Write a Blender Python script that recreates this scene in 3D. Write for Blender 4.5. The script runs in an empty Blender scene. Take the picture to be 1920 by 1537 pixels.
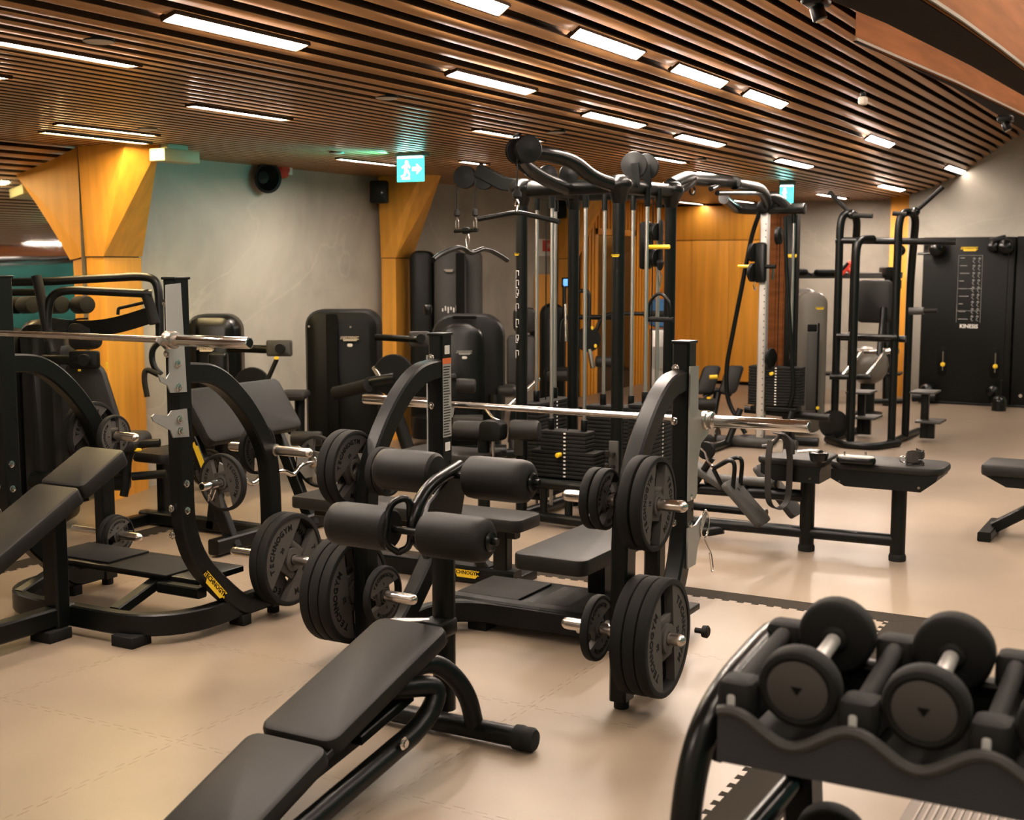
import bpy, math, random
from mathutils import Vector as V, Matrix
random.seed(4)
S = bpy.context.scene
COL = S.collection
PI = math.pi
# ---------------------------------------------------------------- camera, world, exposure
F, CX, CY, HC = 2400.0, 960.0, 768.5, 1.7          # focal length in pixels of a 1920 x 1537 frame, eye height
TH = math.radians(6.619)
PH = math.radians(29.013)
cam = bpy.data.cameras.new('camera'); camo = bpy.data.objects.new('camera', cam); COL.objects.link(camo)
camo.location = (0, 0, HC); camo.rotation_euler = (PI/2-TH, 0, PH)
cam.sensor_width = 36; cam.lens = 36*F/1920; cam.clip_start = .05; cam.clip_end = 100
cam.dof.use_dof = True; cam.dof.focus_distance = 5.8; cam.dof.aperture_fstop = 4.0
S.camera = camo
w = bpy.data.worlds.new('world'); S.world = w; w.use_nodes = True
w.node_tree.nodes['Background'].inputs[0].default_value = (.9, .95, 1, 1)
w.node_tree.nodes['Background'].inputs[1].default_value = .02
S.view_settings.view_transform = 'Standard'; S.view_settings.look = 'None'
S.view_settings.gamma = 1; S.view_settings.use_curve_mapping = False
S.view_settings.exposure = 0.3
TUBE = 190.0          # emission of the ceiling tubes
S.cycles.sample_clamp_indirect = 6
S.cycles.max_bounces = 8

FW = V((-math.sin(PH)*math.cos(TH), math.cos(PH)*math.cos(TH), -math.sin(TH)))
RT = V((math.cos(PH), math.sin(PH), 0)); UP = RT.cross(FW)
def ray(x, y): return FW*F + RT*(x-CX) - UP*(y-CY)
E0 = V((0, 0, HC))
def Z_(x, y, z=0): r = ray(x, y); return E0 + r*((z-HC)/r.z)
def X_(x, y, X): r = ray(x, y); return E0 + r*(X/r.x)
def Y_(x, y, Y): r = ray(x, y); return E0 + r*(Y/r.y)
def D_(x, y, d): r = ray(x, y); return E0 + r*(d/F)

# ---------------------------------------------------------------- materials
def rgb(h): 
    c = [int(h[i:i+2], 16)/255 for i in (0, 2, 4)]
    return tuple(x/12.92 if x <= .04045 else ((x+.055)/1.055)**2.4 for x in c) + (1,)
def mat(name, col, rough=.5, metal=0, spec=.5, emit=None, es=0, bump=None, vary=None, coat=0):
    m = bpy.data.materials.new(name); m.use_nodes = True
    nt = m.node_tree; b = nt.nodes['Principled BSDF']
    c = col if len(col) == 4 else (*col, 1)
    b.inputs['Base Color'].default_value = c
    b.inputs['Roughness'].default_value = rough; b.inputs['Metallic'].default_value = metal
    b.inputs['Specular IOR Level'].default_value = spec
    if coat: b.inputs['Coat Weight'].default_value = coat; b.inputs['Coat Roughness'].default_value = .25
    if emit: b.inputs['Emission Color'].default_value = (*emit[:3], 1); b.inputs['Emission Strength'].default_value = es
    if vary or bump:
        tc = nt.nodes.new('ShaderNodeTexCoord')
    if vary:                      # (scale vector, dark factor, light factor, detail)
        sc, lo, hi, det = vary
        mp = nt.nodes.new('ShaderNodeMapping'); mp.inputs['Scale'].default_value = sc
        nz = nt.nodes.new('ShaderNodeTexNoise'); nz.inputs['Scale'].default_value = 1; nz.inputs['Detail'].default_value = det
        rp = nt.nodes.new('ShaderNodeValToRGB')
        rp.color_ramp.elements[0].position = .3; rp.color_ramp.elements[1].position = .72
        rp.color_ramp.elements[0].color = (*[x*lo for x in c[:3]], 1); rp.color_ramp.elements[1].color = (*[min(1, x*hi) for x in c[:3]], 1)
        nt.links.new(tc.outputs['Object'], mp.inputs[0]); nt.links.new(mp.outputs[0], nz.inputs['Vector'])
        nt.links.new(nz.outputs[0], rp.inputs[0]); nt.links.new(rp.outputs[0], b.inputs['Base Color'])
    if bump:
        sc, st = bump
        n2 = nt.nodes.new('ShaderNodeTexNoise'); n2.inputs['Scale'].default_value = sc; n2.inputs['Detail'].default_value = 3
        bp = nt.nodes.new('ShaderNodeBump'); bp.inputs['Strength'].default_value = st; bp.inputs['Distance'].default_value = .002
        nt.links.new(tc.outputs['Object'], n2.inputs['Vector'])
        nt.links.new(n2.outputs[0], bp.inputs['Height']); nt.links.new(bp.outputs[0], b.inputs['Normal'])
    return m
def stone(name, col, vein, vs=.35, rough=.6):
    m = mat(name, col, rough); nt = m.node_tree; b = nt.nodes['Principled BSDF']
    tc = nt.nodes.new('ShaderNodeTexCoord')
    n1 = nt.nodes.new('ShaderNodeTexNoise'); n1.inputs['Scale'].default_value = .9; n1.inputs['Detail'].default_value = 8; n1.inputs['Roughness'].default_value = .6; n1.inputs['Distortion'].default_value = .7
    r1 = nt.nodes.new('ShaderNodeValToRGB'); e = r1.color_ramp.elements
    e[0].position = .3; e[0].color = (*[x*.70 for x in col[:3]], 1); e[1].position = .72; e[1].color = (*[x*1.2 for x in col[:3]], 1)
    n2 = nt.nodes.new('ShaderNodeTexNoise'); n2.inputs['Scale'].default_value = vs; n2.inputs['Detail'].default_value = 5; n2.inputs['Distortion'].default_value = 1.6
    r2 = nt.nodes.new('ShaderNodeValToRGB'); e = r2.color_ramp.elements
    e[0].position = .492; e[0].color = (0, 0, 0, 1); e[1].position = .508; e[1].color = (0, 0, 0, 1)
    k = r2.color_ramp.elements.new(.5); k.color = (.22, .22, .22, 1)
    mx = nt.nodes.new('ShaderNodeMix'); mx.data_type = 'RGBA'; mx.inputs['B'].default_value = vein
    L = nt.links.new
    L(tc.outputs['Object'], n1.inputs['Vector']); L(tc.outputs['Object'], n2.inputs['Vector'])
    L(n1.outputs[0], r1.inputs[0]); L(n2.outputs[0], r2.inputs[0])
    L(r1.outputs[0], mx.inputs['A']); L(r2.outputs[0], mx.inputs['Factor']); L(mx.outputs['Result'], b.inputs['Base Color'])
    return m
MT = dict(
 floor=mat('beige vinyl floor', (.245, .192, .142), .33, spec=.45, vary=((.9, .9, 1), .72, 1.12, 9), bump=(220, .05)),
 tile=mat('beige interlocking vinyl', (.245, .190, .139), .36, spec=.45, vary=((.9, .9, 1), .74, 1.1, 9), bump=(220, .05)),
 edge=mat('dark edge strip rubber', (.026, .021, .016), .85, spec=.08, bump=(150, .2)),
 groove=mat('dark joint', (.15, .115, .085), .9),
 wall=stone('concrete plaster', (.44, .41, .35), (.62, .58, .50, 1)),
 oak=mat('oak veneer', (.74, .345, .045), .42, vary=((14, 14, .9), .84, 1.12, 6)),
 oak2=mat('oak veneer deep', (.86, .39, .045), .45, vary=((14, 14, .9), .84, 1.12, 6)),
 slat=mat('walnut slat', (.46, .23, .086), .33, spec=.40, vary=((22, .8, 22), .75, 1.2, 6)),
 slatside=mat('dark slat side', (.05, .024, .010), .6, spec=.2),
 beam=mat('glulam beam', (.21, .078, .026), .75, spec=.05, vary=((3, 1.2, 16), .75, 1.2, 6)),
 beamdark=mat('painted beam underside shade', (.011, .006, .004), .7, spec=.06, vary=((3, 1.2, 16), .8, 1.2, 6)),  # darker beam wood; under the beams its shade is put into the colour
 dark=mat('black ceiling void', (.006, .005, .004), .95, spec=.05),
 metal=mat('black powder coat', (.0020, .0028, .0025), .36, spec=.26, bump=(500, .06)),
 gloss=mat('black satin shell', (.0028, .0034, .0031), .27, spec=.36),
 shell=mat('black matt shell', (.0035, .004, .0036), .46, spec=.22, bump=(400, .08)),
 shellg=mat('grey shell', (.11, .10, .085), .3),
 grey=mat('dark grey shell', (.030, .029, .026), .55, bump=(400, .08)),
 rubber=mat('black rubber', (.0075, .0074, .0066), .75, spec=.22, bump=(600, .15)),
 rubberg=mat('grey plate face', (.050, .046, .041), .7, spec=.35, bump=(600, .12)),
 ink=mat('black lettering', (.0015, .0016, .0015), .7, spec=.15),
 pad=mat('black upholstery', (.0115, .0108, .0098), .5, spec=.24, bump=(900, .12)),
 padd=mat('black roller upholstery', (.0095, .009, .008), .56, spec=.28, bump=(900, .12)),
 steel=mat('brushed steel', (.62, .57, .52), .26, metal=1),
 rod=mat('guide rod steel', (.66, .65, .63), .32, metal=1),
 chrome=mat('chrome', (.75, .73, .70), .14, metal=1),
 zinc=mat('zinc plate', (.36, .36, .34), .48, metal=.7),
 alu=mat('anodised aluminium', (.60, .58, .55), .38, metal=.6),
 white=mat('white print', (.75, .74, .70), .6),
 label=mat('grey printed label', (.34, .34, .32), .6),
 yellow=mat('yellow plastic', (.78, .52, .02), .4),
 red=mat('red plastic', (.65, .05, .03), .4),
 orange=mat('orange red label', (.70, .16, .04), .5),
 rail=mat('beam edge rail', (.20, .16, .12), .6),
 cream=mat('cream plastic', (.55, .48, .40), .5),
 box=mat('olive plastic box', (.42, .42, .26), .5),
 glass=mat('mirror glass', (.80, .80, .78), .04, metal=1),
 door=mat('dark glazed door', (.035, .022, .012), .15),
 night=mat('teal dark wall', (.012, .12, .11), .5, vary=((.7, .7, .7), .3, 1.6, 4)),
 tube=mat('lit tube', (1, 1, 1), .5, emit=(1, .84, .71), es=TUBE),
 tubedim=mat('dimmed tube', (1, 1, 1), .5, emit=(1, .84, .71), es=TUBE*.10),
 tubewarm=mat('warm tube', (1, 1, 1), .5, emit=(1, .74, .36), es=TUBE*.9),
 screen=mat('lit screen', (.05, .1, .2), .3, emit=(.12, .38, .8), es=1.2),
 exitg=mat('lit exit green', (.02, .3, .3), .4, emit=(.03, .62, .52), es=5.0),
 exitw=mat('lit exit white', (.8, .9, .9), .4, emit=(.75, 1, .97), es=12.0),
 exitb=mat('exit sign body', (.12, .22, .21), .5),
 matbase=mat('grey entrance mat', (.15, .125, .105), .8, bump=(300, .3)),
 matridge=mat('grey mat ridge', (.24, .205, .175), .8),
 lip=mat('slate tray front', (.026, .028, .030), .45, spec=.3),
 strap=mat('black leather strap', (.016, .014, .013), .5),
 ring=mat('pale ring', (.6, .5, .4), .5),
)

# ---------------------------------------------------------------- mesh tools
def fillet(pts, f, k=5):
    pts = [V(p) for p in pts]
    if f <= 0 or len(pts) < 3: return pts
    out = [pts[0]]
    for i in range(1, len(pts)-1):
        a, b, c = pts[i-1], pts[i], pts[i+1]
        fa = min(f, (a-b).length*.49); fc = min(f, (c-b).length*.49)
        p, q = b+(a-b).normalized()*fa, b+(c-b).normalized()*fc
        for j in range(k+1):
            t = j/k; out.append(p*(1-t)**2 + b*(2*t*(1-t)) + q*t*t)
    out.append(pts[-1])
    return out
def frame_of(u):
    u = V(u).normalized(); a = V((0, 0, 1)) if abs(u.z) < .9 else V((1, 0, 0))
    s = a.cross(u).normalized(); return s, u.cross(s)
class M:
    def __init__(s): s.v = []; s.f = []
    def add(s, vs, fs):
        n = len(s.v); s.v += [V(p) for p in vs]; s.f += [[i+n for i in q] for q in fs]; return s
    def rings(s, rings, caps=True, closed=True):
        n = len(rings[0]); vs = [p for r in rings for p in r]; fs = []
        for i in range(len(rings)-1):
            for j in range(n if closed else n-1):
                k = (j+1) % n; fs.append([i*n+j, i*n+k, (i+1)*n+k, (i+1)*n+j])
        if caps: fs.append(list(range(n))[::-1]); fs.append([(len(rings)-1)*n+j for j in range(n)])
        return s.add(vs, fs)
    def tube(s, pts, r, n=10, fil=0, k=5):
        pts = fillet(pts, fil, k); rs = []
        t0 = (pts[1]-pts[0]).normalized(); sd, up = frame_of(t0)
        for i, p in enumerate(pts):
            a = pts[max(i-1, 0)]; b = pts[min(i+1, len(pts)-1)]; t = (b-a).normalized()
            sd = (sd - t*sd.dot(t)).normalized(); up = t.cross(sd)
            rr = r[i] if isinstance(r, (list, tuple)) else r
            rs.append([p + (sd*math.cos(2*PI*j/n) + up*math.sin(2*PI*j/n))*rr for j in range(n)])
        return s.rings(rs)
    def bar(s, pts, side, w, h, fil=0, k=5):
        pts = fillet(pts, fil, k); sd = V(side).normalized(); rs = []
        for i, p in enumerate(pts):
            a = pts[max(i-1, 0)]; b = pts[min(i+1, len(pts)-1)]; t = (b-a).normalized()
            u = t.cross(sd).normalized(); c = .12*min(w, h)
            W, H = w/2, h/2
            rs.append([p+sd*x+u*y for x, y in ((-W+c, -H), (W-c, -H), (W, -H+c), (W, H-c), (W-c, H), (-W+c, H), (-W, H-c), (-W, -H+c))])
        return s.rings(rs)
    def slab(s, c, ux, uy, sx, sy, sz, R=.02, b=.006, taper=1.0, n=4):
        c, ux, uy = V(c), V(ux).normalized(), V(uy).normalized(); uz = ux.cross(uy)
        def ring(ins, z):
            out = []
            for qx, qy, a0 in ((1, 1, 0), (-1, 1, 90), (-1, -1, 180), (1, -1, 270)):
                for j in range(n+1):
                    a = math.radians(a0 + 90*j/n); r = max(R-ins, .0005)
                    x = qx*(sx/2-R) + math.cos(a)*r; y = qy*(sy/2-R) + math.sin(a)*r
                    x *= 1 + (taper-1)*(y/sy+.5)
                    out.append(c+ux*x+uy*y+uz*z)
            return out
        R = min(R, sx*.499, sy*.499); b = min(b, sz*.49, R*.98 if R > .002 else b); h = sz/2
        return s.rings([ring(b, -h), ring(b*.3, -h+b*.3), ring(0, -h+b), ring(0, h-b), ring(b*.3, h-b*.3), ring(b, h)])
    def box(s, a, b, bev=.004):
        a, b = V(a), V(b); c = (a+b)/2; d = b-a; d = V([abs(x) for x in d])
        return s.slab(c, (1, 0, 0), (0, 1, 0), d.x, d.y, d.z, R=min(bev, d.x*.3, d.y*.3), b=min(bev, d.z*.3), n=1)
    def lathe(s, p, ax, prof, n=24):
        p, ax = V(p), V(ax).normalized(); a, b = frame_of(ax)
        return s.rings([[p+ax*h+(a*math.cos(2*PI*j/n)+b*math.sin(2*PI*j/n))*max(r, .0004) for j in range(n)] for r, h in prof])
    def cyl(s, a, b, r, n=14, bev=.0):
        a, b = V(a), V(b); L = (b-a).length; bev = min(bev, r*.8, L*.45)
        pr = [(r, 0), (r, L)] if bev == 0 else [(r-bev, 0), (r-bev*.3, bev*.3), (r, bev), (r, L-bev), (r-bev*.3, L-bev*.3), (r-bev, L)]
        return s.lathe(a, b-a, pr, n)
    def prism(s, poly, vec):
        poly = [V(p) for p in poly]; vec = V(vec)
        return s.rings([poly, [p+vec for p in poly]])
    def ball(s, c, r, n=12):
        return s.lathe(V(c)-V((0, 0, r)), (0, 0, 1), [(r*math.sin(PI*i/8), r-r*math.cos(PI*i/8)) for i in range(9)], n)
def mesh_of(m, name, mt, sharp=38):
    me = bpy.data.meshes.new(name); me.from_pydata([tuple(p) for p in m.v], [], m.f)
    import bmesh
    bm = bmesh.new(); bm.from_mesh(me); bmesh.ops.recalc_face_normals(bm, faces=bm.faces); bm.to_mesh(me); bm.free()
    me.materials.append(MT[mt] if isinstance(mt, str) else mt)
    me.polygons.foreach_set('use_smooth', [True]*len(me.polygons)); me.set_sharp_from_angle(angle=math.radians(sharp)); me.update()
    return me
CUR = [None]
def tag(o, label=None, cat=None, group=None, kind=None):
    for k, x in (('label', label), ('category', cat), ('group', group), ('kind', kind)):
        if x: o[k] = x
    return o
def T(name, label, cat, loc=(0, 0, 0), group=None):
    o = bpy.data.objects.new(name, None); COL.objects.link(o); o.location = loc; o.empty_display_size = .1
    tag(o, label, cat, group); CUR[0] = o; return o
def P(name, m, mt, label=None, under=None, root=None, sharp=38):
    """link the collected geometry m (world coordinates) as one part of the current thing"""
    r = root or CUR[0]
    base = V(r.location)
    m.v = [p-base for p in m.v]
    o = bpy.data.objects.new(name, mesh_of(m, name, mt, sharp)); COL.objects.link(o); o.parent = under or r
    if label: o['label'] = label
    if name in FINE: o['kind'] = 'stuff'
    return o
FINE = {'lettering', 'bolt', 'pin_hole', 'pictograms', 'screw', 'knurl_mark', 'scale_holes', 'label_print', 'exercise_print', 'corner_stud', 'pan_screw', 'hook_bolt', 'rail_bolt', 'post_band', 'grip_ribs', 'pictogram'}
def ONE(name, m, mt, label, cat, group=None, loc=None):
    """a thing that is one mesh"""
    loc = V(loc) if loc else sum(m.v, V())/len(m.v)
    m.v = [p-loc for p in m.v]
    o = bpy.data.objects.new(name, mesh_of(m, name, mt)); COL.objects.link(o); o.location = loc
    return tag(o, label, cat, group)
def ST(name, m, mt, parent=None):
    o = bpy.data.objects.new(name, mesh_of(m, name, mt)); COL.objects.link(o)
    if parent: o.parent = parent
    else: o['kind'] = 'structure'
    return o
def copy_tree(o, parent=None, loc=None, rot=None):
    c = o.copy(); COL.objects.link(c)
    if parent: c.parent = parent
    if loc is not None: c.location = loc
    if rot is not None: c.rotation_euler = rot
    for ch in o.children: copy_tree(ch, c)
    return c
_txt = {}
def text_mesh(s, size, depth=.0012, bold=.02):
    k = (s, size, depth)
    if k not in _txt:
        cu = bpy.data.curves.new('lettering', 'FONT'); cu.body = s; cu.size = size; cu.extrude = depth/2; cu.offset = size*bold
        cu.align_x = 'CENTER'; cu.align_y = 'CENTER'; cu.resolution_u = 2
        o = bpy.data.objects.new('lettering', cu); COL.objects.link(o)
        bpy.context.view_layer.update()
        me = bpy.data.meshes.new_from_object(o.evaluated_get(bpy.context.evaluated_depsgraph_get()))
        bpy.data.objects.remove(o)
        _txt[k] = ([v.co.copy() for v in me.vertices], [list(p.vertices) for p in me.polygons])
    return _txt[k]
def text(m, s, c, ux, uy, size, bold=.02):
    vs, fs = text_mesh(s, size, bold=bold); c, ux, uy = V(c), V(ux).normalized(), V(uy).normalized(); uz = ux.cross(uy)
    return m.add([c+ux*p.x+uy*p.y+uz*p.z for p in vs], fs)
def badge(c, ux, uy, w, mt='yellow', tx='ink', under=None, name='badge', words='TECHNOGYM'):
    """the stepped maker's badge with its lettering"""
    c, ux, uy = V(c), V(ux).normalized(), V(uy).normalized(); uz = ux.cross(uy); h = w*.24
    pl = [(-.5, -.1), (-.46, .5), (.5, .5), (.5, -.15), (.44, -.15), (.36, -.5), (-.3, -.5), (-.34, -.1)]
    b = P(name, M().prism([c+ux*(x*w)+uy*(y*h) for x, y in pl], uz*.002), mt, under=under)
    m = M(); text(m, words, c+uy*(h*.14)+uz*.0026, ux, uy, w*.165)
    P('lettering', m, tx, under=under or b)
    return b
AX, AY, AZ = V((1, 0, 0)), V((0, 1, 0)), V((0, 0, 1))
# ================================================================ the room
ZC = 2.49
PROF = [(-12, ZC), (-3.73, ZC), (-3.45, 2.515), (-3.15, 2.605), (-2.88, 2.735), (-2.65, 2.895), (-2.4, 3.06), (-2.1, 3.24), (-1.5, 3.56), (-.6, 3.95), (4, 4.1)]
def cz(x):
    for (a, za), (b, zb) in zip(PROF, PROF[1:]):
        if a <= x <= b: return za+(zb-za)*(x-a)/(b-a)
def on_ceiling(px, py):
    r = ray(px, py); lo, hi = .0005, .02
    t = .0
    for i in range(4000):
        t += .00001
        p = E0+r*t
        if p.z >= cz(max(-11.9, min(3.9, p.x))): return p
    return p
WX, YB, YF, XR = -7.08, 17.0, -2.2, 2.6
# floor: slab under the tile field, plain sheet outside it
TX1, TX0, TY1 = -1.31, -5.78, 6.055
fl = ST('floor', M().box((-11, YF, -.2), (XR, YB, -.012)), 'groove')
ST('floor_sheet', M().box((-11, TY1+.15, -.011), (XR, YB-.002, 0), .001), 'floor', fl)
ST('floor_sheet', M().box((-1.10, YF+.002, -.011), (XR-.002, TY1+.15, 0), .001), 'floor', fl)
ST('floor_sheet', M().box((-11, YF+.002, -.011), (TX0-.17, TY1+.15, 0), .001), 'floor', fl)
# interlocking tiles with dovetail teeth
def toothed(a, b, n, amp, out):
    """points from a to b (b excluded) with n dovetail teeth to the left (amp>0) side"""
    a, b = V(a), V(b); d = (b-a); L = d.length; u = d/L; nrm = V((-u.y, u.x, 0)); pts = [a]; p = L/n
    for i in range(n):
        s = i*p
        for x, y in ((.30, 0), (.25, 1), (.75, 1), (.70, 0)): pts.append(a+u*(s+x*p)+nrm*(amp*y))
    return pts
xs = [TX1-.93*k for k in range(5)]+[TX0]; ys = [TY1-.925*k for k in range(8)]
g = .0007
for i in range(len(xs)-1):
    for j in range(len(ys)-1):
        x1, x0, y1, y0 = xs[i]-g, xs[i+1]+g, ys[j]-g, ys[j+1]+g
        am = .021
        e = toothed((x0, y0, 0), (x1, y0, 0), 12, -am, 0) + toothed((x1, y0, 0), (x1, y1, 0), 12, am, 0)
        f = toothed((x0, y1, 0), (x1, y1, 0), 12, -am, 0)[::-1]
        h = toothed((x0, y0, 0), (x0, y1, 0), 12, am, 0)[::-1]
        pl = e+[V((x1, y1, 0))]+f+[q for q in h[:-1]]
        pl = [V((p.x, p.y, -.0105)) for p in pl]
        ST('tile', M().prism(pl, (0, 0, .0105)), 'tile', fl)
# dark toothed border strips let into the floor
def strip(a, b, c, d, n):
    pl = toothed(a, b, n, -.021 if n != 106 else .021, 0)+[V(b), V(c), V(d)]
    return M().prism([V((p[0], p[1], -.0105)) for p in pl], (0, 0, .0108))
e_ = .15
ST('edge_strip', strip((TX0, TY1+.002, 0), (TX1+.002, TY1+.002, 0), (-1.10, TY1+e_, 0), (TX0-.17, TY1+e_, 0), 58), 'edge', fl)
ST('edge_strip', strip((TX1+.002, TY1, 0), (TX1+.002, YF, 0), (-1.10, YF, 0), (-1.10, TY1+e_, 0), 107), 'edge', fl)
ST('edge_strip', strip((TX0-.002, YF, 0), (TX0-.002, TY1, 0), (TX0-.17, TY1+e_, 0), (TX0-.17, YF, 0), 106), 'edge', fl)
# ceiling: dark deck with long timber slats
m = M(); top = [V((x, YF, z+.075)) for x, z in PROF]; m.rings([top+[p+V((0, 0, .25)) for p in top[::-1]], [p+V((0, YB-YF, 0)) for p in top]+[p+V((0, YB-YF, .25)) for p in top[::-1]]])
ce = ST('ceiling', m, 'dark')
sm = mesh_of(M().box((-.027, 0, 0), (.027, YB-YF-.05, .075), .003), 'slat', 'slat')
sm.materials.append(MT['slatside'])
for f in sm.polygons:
    if abs(f.normal.x) > .9: f.material_index = 1  # side faces take the darker colour
x = -3.73
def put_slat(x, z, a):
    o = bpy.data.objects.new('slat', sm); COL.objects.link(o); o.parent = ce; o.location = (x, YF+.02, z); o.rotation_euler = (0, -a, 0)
SLX = []
k = 0
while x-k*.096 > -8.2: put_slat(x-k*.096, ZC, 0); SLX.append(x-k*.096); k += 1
xx = x
while xx < -.3:
    a = math.atan((cz(xx+.05)-cz(xx-.02))/.07); xx += .092*math.cos(a)
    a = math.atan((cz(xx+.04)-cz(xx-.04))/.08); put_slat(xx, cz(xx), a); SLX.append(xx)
# walls
wl = ST('wall_left', M().box((WX-.2, 6.40, -.01), (WX, YB, ZC+.3), .001), 'wall')
ST('wall_right', M().box((XR, YF, -.01), (XR+.2, YB, 4.6), .001), 'night')
ST('wall_front', M().box((-11, YF-.2, -.01), (XR+.2, YF, 4.6), .001), 'wall')
wb = ST('wall_back', M().box((-11, YB, -.01), (XR+.2, YB+.2, 4.6), .001), 'wall')
ST('wall_end', M().box((-3.46, 16.32, -.01), (XR, YB, 4.4), .001), 'wall')
# mirror wall beside the first column
ST('wall_mirror', M().box((-7.25, YF, -.01), (-7.02, 6.42, ZC+.3), .001), 'dark')
ST('mirror_1', M().box((-7.019, YF+.05, .05), (-7.0, 6.42, ZC-.005), .001), 'glass')
# flared timber columns
def column():
    t = T('column', 'flared oak clad column beside the mirror, nearest of three on left wall', 'column', (-7.0, 6.45, 0), 'oak clad columns along the left wall')
    lo = [(-6.998, 6.46), (-6.85, 6.48), (-7.0, 6.985), (-7.10, 6.985)]
    hi = [(-6.998, 6.42), (-6.485, 6.36), (-6.43, 6.62), (-7.10, 6.985)]
    m = M().rings([[V((a, b, 0)) for a, b in lo], [V((a, b, 1.728)) for a, b in lo]]); P('lower_cladding', m, 'oak')
    lo2 = [(-6.998, 6.45), (-6.835, 6.465), (-6.99, 6.985), (-7.10, 6.985)]
    m = M().rings([[V((a, b, 1.735)) for a, b in lo2], [V((a, b, ZC+.0)) for a, b in hi]]); P('upper_cladding', m, 'oak')
    m = M().rings([[V((a, b, z)) for a, b in [(-7.02, 6.5), (-6.87, 6.5), (-7.02, 6.98), (-7.10, 6.98)]] for z in (1.72, 1.74)]); P('shadow_gap', m, 'ink')
    return t
c1 = column()
c2 = copy_tree(c1, loc=(-7.0, 10.06, 0)); c2['label'] = 'flared oak clad column beneath the green exit sign and wall speaker'
c3 = copy_tree(c1, loc=(-7.0, 13.75, 0)); c3['label'] = 'flared oak clad column farthest along left wall, seen through the multi gym'
# timber at the far end of the left wall: low panel, slatted wall and door
wl_x = WX
for n, (y0, y1, z0, z1) in enumerate([(13.3, 13.75, .05, 1.55)]):
    ST('trim_1', M().box((wl_x-.005, y0, z0), (wl_x+.03, y1, z1)), 'oak2')
sw = ST('trim_2', M().box((wl_x-.004, 14.45, 0), (wl_x+.012, YB, ZC)), 'beamdark')
sl = mesh_of(M().box((0, 0, 0), (.03, .055, ZC), .002), 'slat', 'oak2')
y = 14.5
while y < 16.95:
    if not (14.80 < y < 16.16):
        o = bpy.data.objects.new('slat', sl); COL.objects.link(o); o.parent = sw; o.location = (wl_x+.012, y, 0)
    y += .095
sl2 = mesh_of(M().box((0, 0, 0), (.03, .055, ZC-2.12), .002), 'slat', 'oak2')
y = 14.87
while y < 16.15:
    o = bpy.data.objects.new('slat', sl2); COL.objects.link(o); o.parent = sw; o.location = (wl_x+.012, y, 2.12); y += .095
d = ST('door_1', M().box((wl_x+.012, 14.95, .01), (wl_x+.03, 16.08, 2.04)), 'door')
m = M()
for a, b in (((14.86, 0), (14.95, 2.12)), ((16.08, 0), (16.15, 2.12)), ((14.86, 2.04), (16.15, 2.12))): m.box((wl_x+.012, a[0], a[1]), (wl_x+.05, b[0], b[1]))
ST('door_frame', m, 'oak2', d)
rg = [wl_x+.031, 15.55, 1.42]
m = M(); m.tube([V((wl_x+.033, 15.62+.10*math.cos(a*PI/12), 1.30+.22*math.sin(a*PI/12))) for a in range(25)], .006, 6); m.tube([V((wl_x+.033, 15.62, 1.1)), V((wl_x+.033, 15.62, 1.5))], .005, 6); m.tube([V((wl_x+.033, 15.55, 1.30)), V((wl_x+.033, 15.69, 1.30))], .005, 6)
ST('door_emblem', m, 'beam', d)
# oak panels on the back wall, tall wardrobe doors
tp = ST('trim_3', M().box((WX, YB-.03, 0), (-5.43, YB, ZC)), 'ink')
for k in range(3):
    x0 = WX+.002+k*.545
    ST('panel', M().box((x0, YB-.05, .05), (x0+.540, YB-.02, 1.985)), 'oak2', tp)
ST('panel', M().box((WX+.002, YB-.05, 1.995), (-5.44, YB-.02, ZC-.03)), 'oak2', tp)
tq = ST('trim_4', M().box((-5.43, YB-.04, 0), (-5.10, YB, ZC-.02)), 'ink')
for k in range(3): ST('panel', M().box((-5.425+k*.11, YB-.05, .02), (-5.425+k*.11+.104, YB-.03, ZC-.03)), 'beam', tq)
ST('trim_5', M().box((-3.72, 16.5, 0), (-3.47, 16.72, 2.6)), 'oak2')
# glulam beams
def beam(le, re, zb, h, ztop=None):
    """bottom edges given as pixel polylines of the left and right edge on the level zb"""
    L = [Z_(*p, zb) for p in le]; R = [Z_(*p, zb) for p in re]
    rings = [[a, b, b+AZ*h, a+AZ*h] for a, b in zip(L, R)]
    d0 = [(rings[0][i]-rings[1][i]).normalized()*1.6 for i in range(4)]; d1 = [(rings[-1][i]-rings[-2][i]).normalized()*7 for i in range(4)]
    rings = [[p+q for p, q in zip(rings[0], d0)]]+rings+[[p+q for p, q in zip(rings[-1], d1)]]
    return rings
def beam_obj(name, rings):
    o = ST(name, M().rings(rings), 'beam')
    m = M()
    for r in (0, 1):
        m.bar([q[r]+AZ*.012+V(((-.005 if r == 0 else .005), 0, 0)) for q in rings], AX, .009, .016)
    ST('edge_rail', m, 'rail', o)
    ST('soffit_shade', M().rings([[q[0]-AZ*.004+V((.01, 0, 0)), q[1]-AZ*.004-V((.01, 0, 0)), q[1]+AZ*.003-V((.01, 0, 0)), q[0]+AZ*.003+V((.01, 0, 0))] for q in rings]), 'beamdark', o)  # thin near-black sheet under the beam, painting its underside shade
    return o
beam_obj('trim_6', beam([(1555, 0), (1662, 44), (1818, 122), (1920, 180)], [(1735, 0), (1800, 42), (1870, 92), (1920, 130)], 2.62, .55))
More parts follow.
